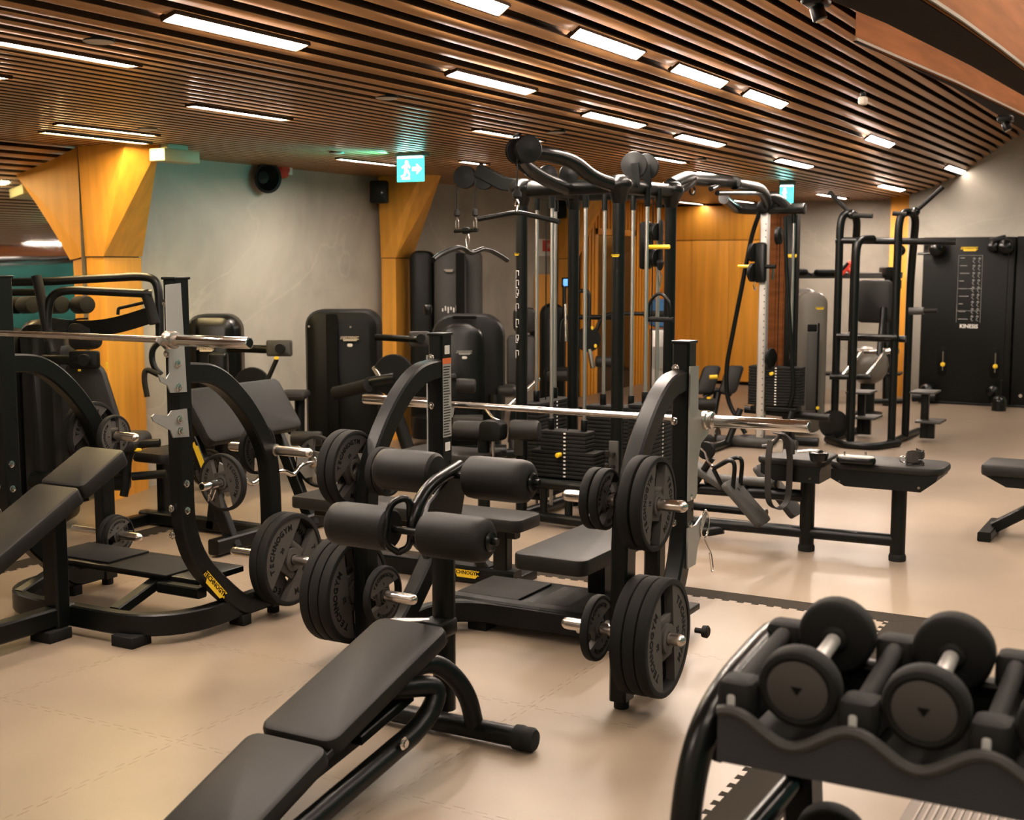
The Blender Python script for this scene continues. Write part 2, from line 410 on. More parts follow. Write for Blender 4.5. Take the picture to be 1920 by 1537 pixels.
def beam2():
    zb = 2.92
    R = [Z_(*p, zb) for p in [(1657, 100), (1792, 157), (1920, 218)]]; L = [Z_(*p, zb) for p in [(1654, 101.5), (1785, 163), (1920, 246)]]
    rings = [[a, b, b+AZ*.5, a+AZ*.5] for a, b in zip(L, R)]
    d1 = [(rings[-1][i]-rings[-2][i]).normalized()*6 for i in range(4)]; d0 = [(rings[0][i]-rings[1][i]).normalized()*.5 for i in range(4)]
    return [[p+q for p, q in zip(rings[0], d0)]]+rings+[[p+q for p, q in zip(rings[-1], d1)]]
beam_obj('trim_7', beam2())
# ---------------------------------------------------------------- ceiling strip lights
LIGHTS = [  # left end pixel, right end pixel, label
 ((312, 22), (570, 83), 'broad white strip light above the left bench rack, largest of its row'),
 ((1076, 55), (1200, 100), 'white strip light nearest the camera in the sloping ceiling row'),
 ((1263, 121), (1357, 155), 'white strip light second in the sloping ceiling row'),
 ((1396, 170), (1472, 195), 'white strip light third in the sloping ceiling row'),
 ((1626, 255), (1672, 271), 'white strip light over the dip tower, fourth in sloping row'),
 ((1774, 311), (1806, 322), 'small strip light touching the far concrete wall above the black panel'),
 ((845, 131), (997, 168), 'white strip light over the flat bench rack, left of the multi gym top'),
 ((1098, 208), (1205, 234), 'white strip light directly above the multi gym arms'),
 ((1272, 250), (1353, 270), 'white strip light between the multi gym pulleys and far exit sign'),
 ((1460, 296), (1518, 312), 'white strip light just above the far exit sign'),
 ((1652, 345), (1691, 356), 'small strip light near the far wall above the dip tower'),
 ((893, 240), (1015, 262), 'thin strip light behind the highest multi gym pulley'),
 ((868, 300), (910, 306), 'short strip light glimpsed left of the multi gym pulldown arm'),
 ((1196, 285), (1278, 303), 'thin strip light beside the twin pulleys of the multi gym'),
 ((1310, 320), (1379, 332), 'thin strip light above the crossover beam'),
 ((1540, 362), (1582, 371), 'small strip light behind left handle of the dip tower'),
 ((352, 194), (545, 221), 'thin strip light right of the first oak column'),
 ((640, 295), (738, 308), 'thin strip light running behind the near exit sign'),
 ((100, 230), (300, 251), 'yellowish strip light over the first column, upper of the pair'),
 ((80, 244), (278, 266), 'yellowish strip light over the first column, lower of the pair'),
 ((-120, 50), (250, 120), 'long strip light at the left edge above the mirror'),
 ((-180, 116), (24, 140), 'strip light cut by the left edge of the frame'),
 ((800, -32), (948, 10), 'strip light cut by the top edge of the frame'),
 ((1272, 377), (1322, 382), 'dim strip light under the crossover beam before the oak panels'),
 ((1372, 373), (1412, 379), 'dim strip light behind the crossover grips'),
]
def snap(x): return min((abs(q-x), q) for q in SLX)[1]
def make_light(x, y0, y1, label, group='ceiling strip lights', mt='tube'):
    z = cz(x); a = math.atan((cz(x+.05)-cz(x-.05))/.1)
    t = T('ceiling_light', label, 'light', (x, (y0+y1)/2, z), group)
    ux = V((math.cos(a), 0, math.sin(a))); n = V((math.sin(a), 0, -math.cos(a)))
    c = V((x, (y0+y1)/2, z)); L = y1-y0
    P('diffuser', M().slab(c+n*.008, ux, AY, .062, L-.02, .006, R=.002, b=.001, n=1), mt)
    m = M()
    for s in (-1, 1): m.slab(c+ux*(.035*s)+n*.003, ux, AY, .006, L, .026, R=.002, b=.001, n=1)
    for s in (-1, 1): m.slab(c+AY*(L/2*s)+n*.003, ux, AY, .076, .008, .022, R=.002, b=.001, n=1)
    P('housing', m, 'slatside')
for a, b, lab in LIGHTS:
    p, q = on_ceiling(*a), on_ceiling(*b)
    make_light((p.x+q.x)/2, min(p.y, q.y), max(p.y, q.y), lab, mt='tubewarm' if 'yellowish' in lab else 'tubedim' if ('touching' in lab or 'dim ' in lab) else 'tube')
for x in (-4.6, -3.2, -.35, 1.0):  # added strip lights out of view, brightening the front and the far end
    for k, y in enumerate((3.8, 5.4, 7.0, 8.6, 10.2, 12.0, 14.0, -1.2, 1.0) if x > -1 else (-1.5,)):
        make_light(x, y, y+1.0, 'added white strip light out of view, behind and beside the camera', 'added fill lights outside the picture')
# ================================================================ free weights: plates, bars, racks
def loop_lathe(m, p, ax, prof, n=32):
    p, ax = V(p), V(ax).normalized(); a, b = frame_of(ax)
    rs = [[p+ax*h+(a*math.cos(2*PI*j/n)+b*math.sin(2*PI*j/n))*r for j in range(n)] for r, h in prof+prof[:1]]
    return m.rings(rs, caps=False)
_pl = {}
def plate_parts(R, t, num):
    if (R, t) in _pl: return _pl[(R, t)]
    O = V((0, 0, 0)); h = t/2; ri = .89*R; y0 = .26*R; out = []
    m = loop_lathe(M(), O, AZ, [(ri, -h*.75), (ri+.01*R, -h), (R-.006, -h), (R-.002, -h+.002), (R, -h+.007), (R, h-.007), (R-.002, h-.002), (R-.006, h), (ri+.01*R, h), (ri, h*.75)], 40)
    out.append(('rim', mesh_of(m, 'rim', 'rubber')))
    for s in (1, -1):
        a0 = math.asin(y0/ri); pts = [V((ri*1.005*math.cos(a), s*ri*1.005*math.sin(a), -h*.78)) for a in [a0+(PI-2*a0)*k/16 for k in range(17)]]
        out.append(('face_segment', mesh_of(M().prism(pts, (0, 0, h*1.56)), 'face_segment', 'rubberg')))
    hole = .027; mm = loop_lathe(M(), O, AZ, [(hole, -h*1.02), (.25*R, -h*1.02), (.25*R, h*1.02), (hole, h*1.02)], 24)
    # web is split round the bore so the sleeve passes freely
    for s in (-1, 1): out.append(('web', mesh_of(M().box((s*.20*R, -y0*1.02, -h*.45), (s*.36*R, y0*1.02, h*.45), .002), 'web', 'rubberg')))
    out.append(('hub', mesh_of(mm, 'hub', 'rubberg')))
    m = M(); wd = 'TECHNOGYM'; n = len(wd)
    for f in (1, -1):
        for s in (0, 1):
            for i, ch in enumerate(wd):
                th = PI/2 - (i-(n-1)/2)*.205 + s*PI
                c = V((math.cos(th), math.sin(th), 0))*(.70*R)
                up = V((math.cos(th), math.sin(th), 0)); ux = V((math.sin(th), -math.cos(th), 0))
                if f < 0: c = V((-c.x, c.y, c.z)); up = V((-up.x, up.y, 0)); ux = V((-ux.x, ux.y, 0)); ux = -ux; ux = V((math.sin(th), math.cos(th), 0))
                text(m, ch, c+V((0, 0, f*(h*.78+.0008))), ux if f > 0 else V((-up.y, up.x, 0))*1, up, R*.175, bold=.03) if f > 0 else text(m, ch, c+V((0, 0, f*(h*.78+.0008))), V((-(up.y), up.x, 0)), up, R*.175, bold=.03)
            sg = 1 if s == 0 else -1
            text(m, num, V((0, sg*.43*R, f*(h*.78+.0008))), V((f*sg, 0, 0)), V((0, sg, 0)), R*.13)
    out.append(('lettering', mesh_of(m, 'lettering', 'ink')))
    _pl[(R, t)] = out
    return out
def axis_rot(ax, roll):
    z = V(ax).normalized(); a, b = frame_of(z); x = a*math.cos(roll)+b*math.sin(roll); y = z.cross(x)
    return Matrix((x, y, z)).transposed().to_euler()
def plate(c, ax, R, t, num, label, group='rubber weight plates', roll=None):
    r = T('weight_plate', label, 'weight plate', c, group); r.rotation_euler = axis_rot(ax, random.uniform(0, 6.28) if roll is None else roll)
    for nm, me in plate_parts(R, t, num):
        o = bpy.data.objects.new(nm, me); COL.objects.link(o); o.parent = r
        if nm == 'lettering': o['kind'] = 'stuff'
    return r
def barbell(c, label, half=1.1, sl=.435, ax=AX, cat='barbell'):
    c, ax = V(c), V(ax); T('barbell', label, cat, c)
    P('shaft', M().cyl(c-ax*(half-sl+.01), c+ax*(half-sl+.01), .0142, 14), 'steel')
    m = M()
    for s in (-1, 1):
        for a, b in ((.12, .14), (.33, .345)): m.cyl(c+ax*(s*a), c+ax*(s*b), .0147, 14)
    P('knurl_mark', m, 'chrome')
    for s in (-1, 1):
        P('sleeve', M().cyl(c+ax*(s*(half-sl)), c+ax*(s*half), .025, 18, .003), 'chrome')
        P('collar', M().lathe(c+ax*(s*(half-sl-.028)), ax*s, [(.018, 0), (.03, .004), (.039, .008), (.039, .026), (.033, .031), (.033, .04), (.038, .044), (.038, .052), (.026, .056)], 20), 'steel')
        P('end_cap', M().cyl(c+ax*(s*half), c+ax*(s*(half+.001)), .019, 14), 'metal')
def bolt(m, c, ax, r=.013):
    ax = V(ax).normalized(); m.lathe(c, ax, [(r*1.35, 0), (r*1.35, .002), (r, .003), (r*.95, .009), (r*.5, .011)], 8)
def padX(m, pts, xr, xl, th, R=.03, b=.018, taper=1.0):
    """cushion between the planes X=xr and X=xl; its top edge runs between the two points (Y, z), far end first"""
    (ya, za), (yb, zb) = pts; a, b2 = V((0, ya, za)), V((0, yb, zb)); u = (a-b2).normalized(); L = (a-b2).length
    n = AX.cross(u); c = (a+b2)/2 - n*(th/2); c.x = (xr+xl)/2
    return m.slab(c, AX, u, abs(xr-xl), L, th, R=R, b=b, taper=taper)
def rack(name, label, cat, xs, y0, s, top, peg_z, xo):
    """olympic bench side frames; s: direction along Y in which the plate arms lean"""
    r = T(name, label, cat, ((xs[0]+xs[1])/2, y0, 0))
    yp = y0+s*.60
    for i, x in enumerate(xs):
        o = 1 if i == 1 else -1                          # outward side
        q = lambda d, z: V((x, y0+s*d, z))
        P('upright', M().bar([q(0, top), q(0, .42), q(.35, .09), q(.42, .09)], AX, .075, .09, .22, 8), 'metal')
        P('plate_arm', M().bar([q(.03, 1.215), q(.22, 1.20), q(.42, 1.04), q(.575, .82), q(.60, .62), q(.60, .035)], AX, .07, .09, .16, 6), 'metal')
        P('top_cap', M().box((x-.041, y0-.049, top), (x+.041, y0+.049, top+.012), .003), 'metal')
        for z in peg_z:
            for sd in (-1, 1):
                pg = P('plate_peg', M().lathe(V((x+sd*.03, yp, z)), AX*sd, [(.03, 0), (.03, .012), (.0235, .014), (.0235, .20), (.021, .214), (.012, .224), (.0005, .228)], 16), 'steel')
        m = M()
        for z in (top-.10, top-.32, .62, .50): bolt(m, V((x-.020, y0-.046, z)), -AY)
        for z in (.73, .61): bolt(m, V((x+.0385, y0-.012, z)), AX)
        P('bolt', m, 'chrome')
        m = M()
        for k in range(10): m.cyl(V((x+.037, y0+.02, .56+.055*k)), V((x+.0382, y0+.02, .56+.055*k)), .008, 10)
        P('pin_hole', m, 'ink')
        P('foot', M().cyl(q(.60, .0), q(.60, .036), .03, 12, .004), 'rubber')
        P('foot', M().box(q(.36, .0)-V((.045, .03, 0)), q(.36, .05)+V((.045, .03, 0))), 'rubber')
    return r
# ---------------------------------------------------------------- left rack with incline bench
A0, A1, AYY = -5.10, -3.98, 4.17
rackA = rack('incline_bench_rack', 'black incline barbell rack with tall zinc faced uprights, at the left edge', 'weight bench', (A0, A1), AYY, 1, 1.622, (.80, .275), 0)
P('base_rail', M().bar([(A0, AYY+.55, .09), (A0, AYY-.13, .09), (A1, AYY-.13, .09), (A1, AYY+.55, .09)], AZ, .10, .06, .36, 9), 'metal')
P('foot', M().box((-4.25, 3.98, 0), (-4.12, 4.10, .05)), 'rubber'); P('foot', M().box((-4.63, 3.86, 0), (-4.50, 3.99, .05)), 'rubber')
P('center_beam', M().bar([(-4.57, 4.04, .10), (-4.57, 2.62, .10)], AX, .08, .09), 'metal')
P('pad_post', M().bar([(-4.57, 3.97, .05), (-4.57, 3.97, .60)], AX, .09, .08), 'metal')
P('pad_post', M().bar([(-4.57, 2.95, .05), (-4.57, 2.95, .32)], AX, .09, .08), 'metal')
P('pad_bracket', M().bar([(-4.57, 4.16, .70), (-4.57, 3.62, .43)], AX, .10, .05), 'metal')
P('back_pad', padX(M(), [(4.29, .83), (4.02, .695)], -4.44, -4.72, .075, .03, .012), 'pad')
P('back_pad', padX(M(), [(4.015, .693), (3.12, .245)], -4.44, -4.72, .075, .03, .012), 'pad')
P('seat_pad', padX(M(), [(3.10, .40), (2.70, .44)], -4.40, -4.76, .075, .05, .02), 'pad')
P('platform', M().box((-5.10, 4.33, .215), (-4.06, 4.66, .245), .006), 'metal')
P('tread_mat', M().box((-5.08, 4.36, .245), (-4.66, 4.64, .255), .004), 'rubber'); P('tread_mat', M().box((-4.60, 4.30, .245), (-4.22, 4.60, .255), .004), 'rubber')
for x in (-4.95, -4.32): P('platform_strut', M().bar([(x, 4.08, .12), (x, 4.40, .22)], AX, .06, .05), 'metal')
P('platform_brace', M().bar([(-4.25, 4.30, .20), (-4.0, 4.30, .20)], AY, .06, .05), 'metal')
def px_poly(pts, X): return [X_(x, y, X) for x, y in pts]
up = [(x/2.956, y/2.956+480) for x, y in [(915, 160), (995, 150), (1030, 752), (940, 757), (922, 715), (885, 697), (872, 655), (915, 682), (935, 650), (932, 540), (895, 500), (862, 472), (868, 445), (905, 450), (920, 425)]]
P('bar_hook', M().prism(px_poly(up, A1+.040), (.007, 0, 0)), 'zinc')
lo = [(x/2.956, y/2.956+480) for x, y in [(1030, 845), (1043, 1000), (955, 1006), (940, 965), (845, 915), (835, 890), (850, 875), (925, 885), (945, 857)]]
P('safety_catch', M().prism(px_poly(lo, A1+.040), (.007, 0, 0)), 'zinc')
mm = M()
for p in ((985, 597), (990, 727), (995, 905), (1000, 968)): bolt(mm, X_(p[0]/2.956, p[1]/2.956+480, A1+.047), AX, .014)
P('hook_bolt', mm, 'chrome')
sh = A0-A1
P('bar_hook', M().prism([p+V((sh-.087, 0, 0)) for p in px_poly(up, A1+.040)], (.007, 0, 0)), 'zinc'); P('safety_catch', M().prism([p+V((sh-.087, 0, 0)) for p in px_poly(lo, A1+.040)], (.007, 0, 0)), 'zinc')
c = X_(402, 1098, A1+.042); u = (X_(420, 1118, A1+.042)-X_(384, 1077, A1+.042)).normalized()
badge(c, u, AX.cross(u), .19)
barbell((-4.575, 4.055, 1.368), 'steel barbell resting on the left incline rack, cut by the left edge')
yp = AYY+.60
plate((A1+.065, yp, .275), AX, .225, .045, '20', 'large plate, inner of two, on right low peg of the left rack', roll=2.2)
plate((A1+.113, yp, .275), AX, .225, .045, '20', 'large plate with slanted lettering, outermost on right low peg of left rack', roll=.95)
plate((A1-.075, yp, .80), AX, .125, .032, '5', 'small plate on right upper peg of left rack, inside its curved arm')
plate((A0-.065, yp, .80), AX, .17, .035, '10', 'medium plate behind left arm of left rack, against the post')
plate((A0-.104, yp, .80), AX, .17, .035, '10', 'medium plate behind left arm of left rack, outer one')
plate((A0+.085, yp, .80), AX, .108, .03, '5', 'small lettered plate on left upper peg above the incline pad', roll=1.6)
plate((A0+.06, yp, .275), AX, .105, .03, '2.5', 'small plate low on left post of left rack, inner')
plate((A0+.095, yp, .275), AX, .10, .028, '2.5', 'small plate low on left post of left rack, facing outward', roll=.4)
# ---------------------------------------------------------------- middle rack with flat bench
B0, B1, BY = -3.125, -1.935, 4.955
rackB = rack('flat_bench_rack', 'black flat barbell bench rack in the middle, loaded with rubber plates', 'weight bench', (B0, B1), BY, -1, 1.365, (.805, .30), 0)
P('base_rail', M().bar([(B0, BY-.5, .09), (B0, BY+.05, .09), (B1, BY+.05, .09), (B1, BY-.5, .09)], AZ, .10, .06, .28, 9), 'metal')
P('cross_rail', M().bar([(B0, 5.02, .105), (B1, 5.02, .105)], AY, .08, .09), 'metal')
P('platform', M().box((-3.02, 5.04, .095), (-2.05, 5.50, .125), .006), 'metal')
P('tread_mat', M().box((-3.13, 5.10, .125), (-2.80, 5.45, .137), .004), 'rubber'); P('tread_mat', M().box((-2.72, 5.06, .125), (-2.36, 5.42, .137), .004), 'rubber')
for x in (-2.95, -2.25): P('foot', M().box((x-.05, 4.98, 0), (x+.05, 5.08, .06)), 'rubber')
mm = M(); bolt(mm, V((-2.42, 4.978, .075)), -AY); bolt(mm, V((-2.27, 4.978, .075)), -AY); P('rail_bolt', mm, 'chrome')
P('pad_post', M().bar([(-2.53, 5.42, .12), (-2.53, 5.42, .36)], AX, .09, .09), 'metal'); P('pad_post', M().bar([(-2.53, 6.1, 0), (-2.53, 6.1, .36)], AX, .09, .09), 'metal')
P('pad_bracket', M().box((-2.60, 5.02, .325), (-2.46, 6.2, .355)), 'metal')
P('bench_pad', M().slab((-2.505, 5.44, .39), AX, AY, .36, 1.22, .075, R=.05, b=.014), 'pad')
P('seam', M().box((-2.684, 4.95, .388), (-2.326, 5.93, .392), .001), 'ink')
for sg, X in ((1, B1), (-1, B0)):
    y = BY
    a = [(y-.045, 1.275), (y+.05, 1.27), (y+.05, 1.09), (y+.085, 1.075), (y+.10, 1.02), (y+.155, 1.005), (y+.175, 1.03), (y+.19, 1.02), (y+.175, .97), (y+.09, .94), (y+.055, .86), (y+.055, .74), (y+.035, .715), (y-.045, .715)]
    P('bar_hook', M().prism([V((X+sg*.039, p, q)) for p, q in a], (sg*.007, 0, 0)), 'zinc')
    b = [(y-.045, .60), (y+.045, .60), (y+.17, .645), (y+.185, .63), (y+.07, .50), (y+.05, .43), (y-.045, .43)]
    P('safety_catch', M().prism([V((X+sg*.039, p, q)) for p, q in b], (sg*.007, 0, 0)), 'zinc')
P('safety_ring', M().tube([V((B1+.05, BY+.14+.05*math.cos(k*PI/9), .585+.06*math.sin(k*PI/9))) for k in range(19)], .0035, 6), 'chrome')
P('wire_clip', M().tube([V((B1+.05, BY+.13, .53)), V((B1+.06, BY+.20, .45)), V((B1+.06, BY+.23, .37)), V((B1+.06, BY+.21, .36)), V((B1+.05, BY+.20, .45))], .003, 6, .02), 'chrome')
P('adjust_knob', M().lathe(V((B1+.03, BY+.10, .13)), AX, [(.012, 0), (.012, .03), (.026, .035), (.028, .055), (.02, .062)], 12), 'rubber')
# printed labels on the left upright
P('warning_label', M().box((B0+.0376, BY-.038, .90), (B0+.0384, BY+.034, 1.235), .0003), 'label', label='grey printed warning label with an orange heading')
P('warning_heading', M().box((B0+.0376, BY-.038, 1.236), (B0+.0384, BY+.034, 1.262), .0003), 'orange')
for z in (1.30, .855): P('serial_label', M().box((B0+.0376, BY-.02, z-.02), (B0+.0384, BY+.022, z+.02), .0003), 'white')
mm = M()
for k in range(26): mm.box((B0+.0384, BY-.033, .908+k*.0125), (B0+.0388, BY+.029-random.random()*.02, .913+k*.0125), .0002)
P('label_print', mm, 'metal')
barbell((-2.54, 5.08, 1.035), 'steel barbell across the middle flat bench rack')
yp = BY-.60
for k in range(3): plate((B1+.068+k*.050, yp, .30), AX, .225, .046, '20', ['large plate against the right post of the middle rack, low', 'large plate between two others low on right post of middle rack', 'large plate outermost low on right post of the middle rack'][k], roll=1.57+.05*k)
plate((B1-.105, yp, .30), AX, .128, .034, '5', 'small plate low inside the right post of middle rack', roll=.3)
for k in range(2): plate((B1+.070+k*.052, yp, .805), AX, .178, .044, '10', ['medium plate against curved right arm of middle rack', 'medium plate outermost high on right arm of middle rack'][k], roll=1.4)
for k in range(2): plate((B1-.075-k*.042, yp, .805), AX, .118, .036, '5', ['small plate inside right arm of the middle rack, beside the arm', 'small plate inside right arm of middle rack, next to peg tip'][k], roll=.8)
for k in range(3): plate((B0-.062-k*.050, yp, .30), AX, .225, .046, '20', ['large plate nearest the left post of middle rack, low', 'large plate in middle of three low on left post of middle rack', 'large plate leftmost of three low on middle rack'][k], roll=1.75)
plate((B0+.085, yp, .30), AX, .125, .034, '5', 'small plate low inside left post of middle rack, steel peg through it', roll=.2)
for k in range(2): plate((B0-.065-k*.046, yp, .83), AX, .163, .042, '10', ['medium plate against left arm of middle rack', 'medium plate leftmost high on left arm of middle rack'][k], roll=.6)
for k in range(2): plate((B0+.085+k*.036, yp, .83), AX, .102, .032, '2.5', ['small plate high inside left arm of middle rack', 'small plate high on left arm just above the front roller'][k], roll=1.2)
# ---------------------------------------------------------------- front decline bench
XC = -2.45
T('decline_bench', 'black decline bench in the foreground with four leg rollers on a post', 'weight bench', (XC, 3.3, 0))
P('back_pad', padX(M(), [(3.70, .435), (3.02, .243)], -2.30, -2.60, .062, .045, .016), 'pad')
P('back_pad', padX(M(), [(3.005, .238), (2.52, .045+.03)], -2.30, -2.60, .062, .045, .016, taper=1.04), 'pad')
P('spine', M().bar([(XC, 3.72, .36), (XC, 2.50, .012)], AX, .07, .05), 'metal')
P('pad_tray', M().bar([(-2.33, 3.60, .37), (-2.33, 2.60, .07)], AX, .03, .025), 'metal'); P('pad_tray', M().bar([(-2.57, 3.60, .37), (-2.57, 2.60, .07)], AX, .03, .025), 'metal')
P('main_tube', M().tube([(XC, 3.36, .26), (-2.34, 3.44, .285), (-2.27, 3.60, .26), (-2.28, 3.50, .15), (-2.28, 2.75, .035), (-2.28, 2.3, .035)], .036, 14, .11, 7), 'metal')
P('tube_bolt', M().lathe(X_(755, 1393, -2.245), AX, [(.022, 0), (.022, .006), (.013, .007), (.013, .016)], 12), 'chrome')
P('ladder_bar', M().bar([(-2.40, 3.50, .19), (-2.40, 3.02, .12)], AX, .04, .05), 'metal'); P('ladder_bar', M().bar([(-2.36, 3.52, .23), (-2.36, 3.22, .175)], AX, .05, .035), 'metal')
P('front_leg', M().tube([(XC+.06, 3.46, .28), (XC+.10, 3.66, .33), (-2.27, 3.76, .20), (-2.25, 3.79, .04)], .034, 14, .10, 7), 'metal')
P('foot_tube', M().tube([(-2.86, 3.79, .045), (-2.06, 3.79, .045)], .036, 16), 'metal')
for s, x in ((1, -2.09), (-1, -2.83)): P('foot_cap', M().lathe((x, 3.79, .045), AX*s, [(.036, 0), (.044, .004), (.045, .03), (.041, .045), (.043, .05), (.043, .07), (.036, .08), (.02, .084)], 20), 'rubber')
P('roller_post', M().tube([(XC, 3.90, .05), (XC, 3.90, .70)], .043, 16), 'metal')
P('post_clamp', M().slab((XC, 3.86, .37), AX, AZ, .10, .07, .12, R=.02, b=.01), 'metal'); P('post_shoe', M().tube([(XC, 3.70, .36), (XC, 3.90, .33)], .038, 12), 'metal')
P('adjust_lever', M().tube([(XC-.02, 3.83, .40), (XC-.13, 3.75, .405), (XC-.16, 3.72, .40)], .009, 8, .03), 'steel')
P('roller_arm', M().tube([(XC, 3.90, .66), (XC, 3.76, .68), (XC, 3.68, .78), (XC, 3.78, .90), (XC, 3.97, .935), (XC, 4.02, .945)], .024, 12, .09, 6), 'gloss')
P('grip_loop', M().tube([(XC-.05, 3.68, .68), (XC-.07, 3.62, .72), (XC-.07, 3.66, .86), (XC-.02, 3.71, .88), (XC-.01, 3.70, .70), (XC-.05, 3.68, .68)], .013, 10, .04, 5), 'gloss')
P('arm_plate', M().prism([V((XC-.008, y, z)) for y, z in ((3.78, .64), (3.98, .66), (4.06, .90), (3.98, .93), (3.80, .84), (3.72, .72))], (.016, 0, 0)), 'metal')
for (y, z, h) in ((3.67, .763, .70), (3.97, .918, .70)):
    P('roller_axle', M().cyl((XC-.36, y, z), (XC+.36, y, z), .013, 10), 'metal')
    for s in (-1, 1):
        a = XC+s*.065
        rl = P('roller', M().lathe((a, y, z), AX*s, [(.03, 0), (.065, .003), (.076, .014), (.079, .04), (.079, .215), (.074, .245), (.060, .258), (.035, .262)], 24), 'padd')
        P('roller_cap', M().lathe((a+s*.262, y, z), AX*s, [(.034, -.004), (.036, .006), (.03, .014), (.01, .018)], 16), 'gloss', under=rl)
# ---------------------------------------------------------------- long flat bench behind the middle rack
T('flat_bench', 'long black flat bench lying crosswise behind the middle rack', 'weight bench', (-3.8, 5.74, 0))
P('bench_pad', M().slab((-4.10, 5.74, .355), AX, AY, .88, .27, .07, R=.03, b=.012), 'pad')
P('seat_pad', M().slab((-3.36, 5.74, .355), AX, AY, .58, .27, .07, R=.05, b=.014), 'pad')
P('spine', M().bar([(-4.45, 5.74, .29), (-3.15, 5.74, .29)], AY, .06, .05), 'metal')
P('support_post', M().bar([(-3.24, 5.74, 0.03), (-3.24, 5.74, .31)], AX, .085, .07), 'metal')
P('pop_pin', M().tube([(-3.31, 5.72, .24), (-3.36, 5.70, .24), (-3.37, 5.69, .20)], .008, 8), 'chrome')
P('base_rail', M().bar([(-4.5, 5.74, .05), (-3.15, 5.74, .05)], AY, .09, .09), 'metal')
P('strut', M().bar([(-3.52, 5.74, .28), (-3.33, 5.74, .08)], AY, .06, .06), 'metal')
for x in (-4.48, -3.2): P('foot_rail', M().box((x-.04, 5.50, 0), (x+.04, 5.98, .05)), 'metal')
badge((-3.44, 5.693, .055), AX, AZ, .17)
# ---------------------------------------------------------------- preacher curl bench with its bar
T('preacher_bench', 'black preacher curl bench with wide sloping arm pad behind the left rack', 'weight bench', (-5.4, 6.0, 0))
u = V((-.20, 0, .30)).normalized()
P('arm_pad', M().slab(V((-5.26, 6.03, .77))-u.cross(AY)*0.03, AY, u, .86, .37, .075, R=.05, b=.02), 'pad')
P('pad_tray', M().slab(V((-5.305, 6.03, .745)), AY, u, .60, .24, .02, R=.02, b=.004), 'metal')
P('main_post', M().bar([(-5.50, 6.03, .03), (-5.38, 6.03, .72)], AY, .08, .07), 'metal')
for y in (5.66, 6.40):
    P('side_leg', M().bar([(-5.30, y, .66), (-5.00, y-.0, .03)], AY, .05, .08), 'metal')
    P('bar_holder', M().prism([V((-5.05, y-.006, .33)), V((-4.93, y-.006, .36)), V((-4.93, y-.006, .42)), V((-4.97, y-.006, .40)), V((-5.03, y-.006, .41)), V((-5.03, y-.006, .50)), V((-5.10, y-.006, .53)), V((-5.12, y-.006, .40))], (0, .012, 0)), 'zinc')
P('base_rail', M().bar([(-5.02, 5.50, .06), (-5.02, 6.65, .06)], AX, .08, .09), 'metal'); P('base_rail', M().bar([(-6.1, 6.03, .05), (-5.02, 6.03, .05)], AY, .08, .08), 'metal')
P('base_rail', M().bar([(-6.05, 5.8, .04), (-6.05, 6.3, .04)], AX, .07, .07), 'metal')
P('seat_pad', M().slab((-5.98, 6.15, .45), AX, AY, .30, .40, .07, R=.06, b=.02), 'pad'); P('seat_post', M().bar([(-5.98, 6.10, .05), (-5.98, 6.10, .43)], AX, .07, .07), 'metal')
u2 = (V((-5.0, 0, .03))-V((-5.30, 0, .66))).normalized()
badge(V((-5.235, 5.63, .57)), u2, AY.cross(-u2)*-1 if False else V((-u2.z, 0, u2.x))*-1, .16)
b0 = V((-4.985, 6.0, .437))
T('curl_bar', 'cambered chrome curl bar resting low on the preacher bench', 'barbell', b0)
q = lambda y, z, x=0: b0+V((x, y, z))
P('shaft', M().tube([q(-.42, 0), q(-.27, 0), q(-.19, -.055), q(-.10, -.01), q(.10, -.01), q(.19, -.055), q(.27, 0), q(.42, 0)], .0145, 12, .03, 4), 'chrome')
for s in (-1, 1):
    P('sleeve', M().cyl(q(s*.41, 0), q(s*.62, 0), .0245, 16, .003), 'chrome'); P('collar', M().cyl(q(s*.385, 0), q(s*.415, 0), .036, 16, .004), 'steel')
    P('sleeve_bore', M().cyl(q(s*.62, 0), q(s*.6205, 0), .019, 14), 'ink')
P('spring_clip', M().tube([q(-.53, -.03, .02), q(-.53, -.10, -.01), q(-.53, -.05, -.03), q(-.53, -.11, -.04), q(-.52, -.03, -.02)], .004, 6, .02), 'chrome')
plate(b0+V((0, -.445, 0)), AY, .168, .036, '10', 'grey lettered plate with clip on near end of curl bar', roll=1.3)
plate(b0+V((0, .445, 0)), AY, .168, .036, '10', 'grey lettered plate on far end of curl bar', roll=1.7)
for k, y in enumerate((5.66,)): plate((-5.42, 6.03-.10, .42), AY, .13, .03, '5', 'plate stored under the preacher pad beside the curved arm', roll=.2)
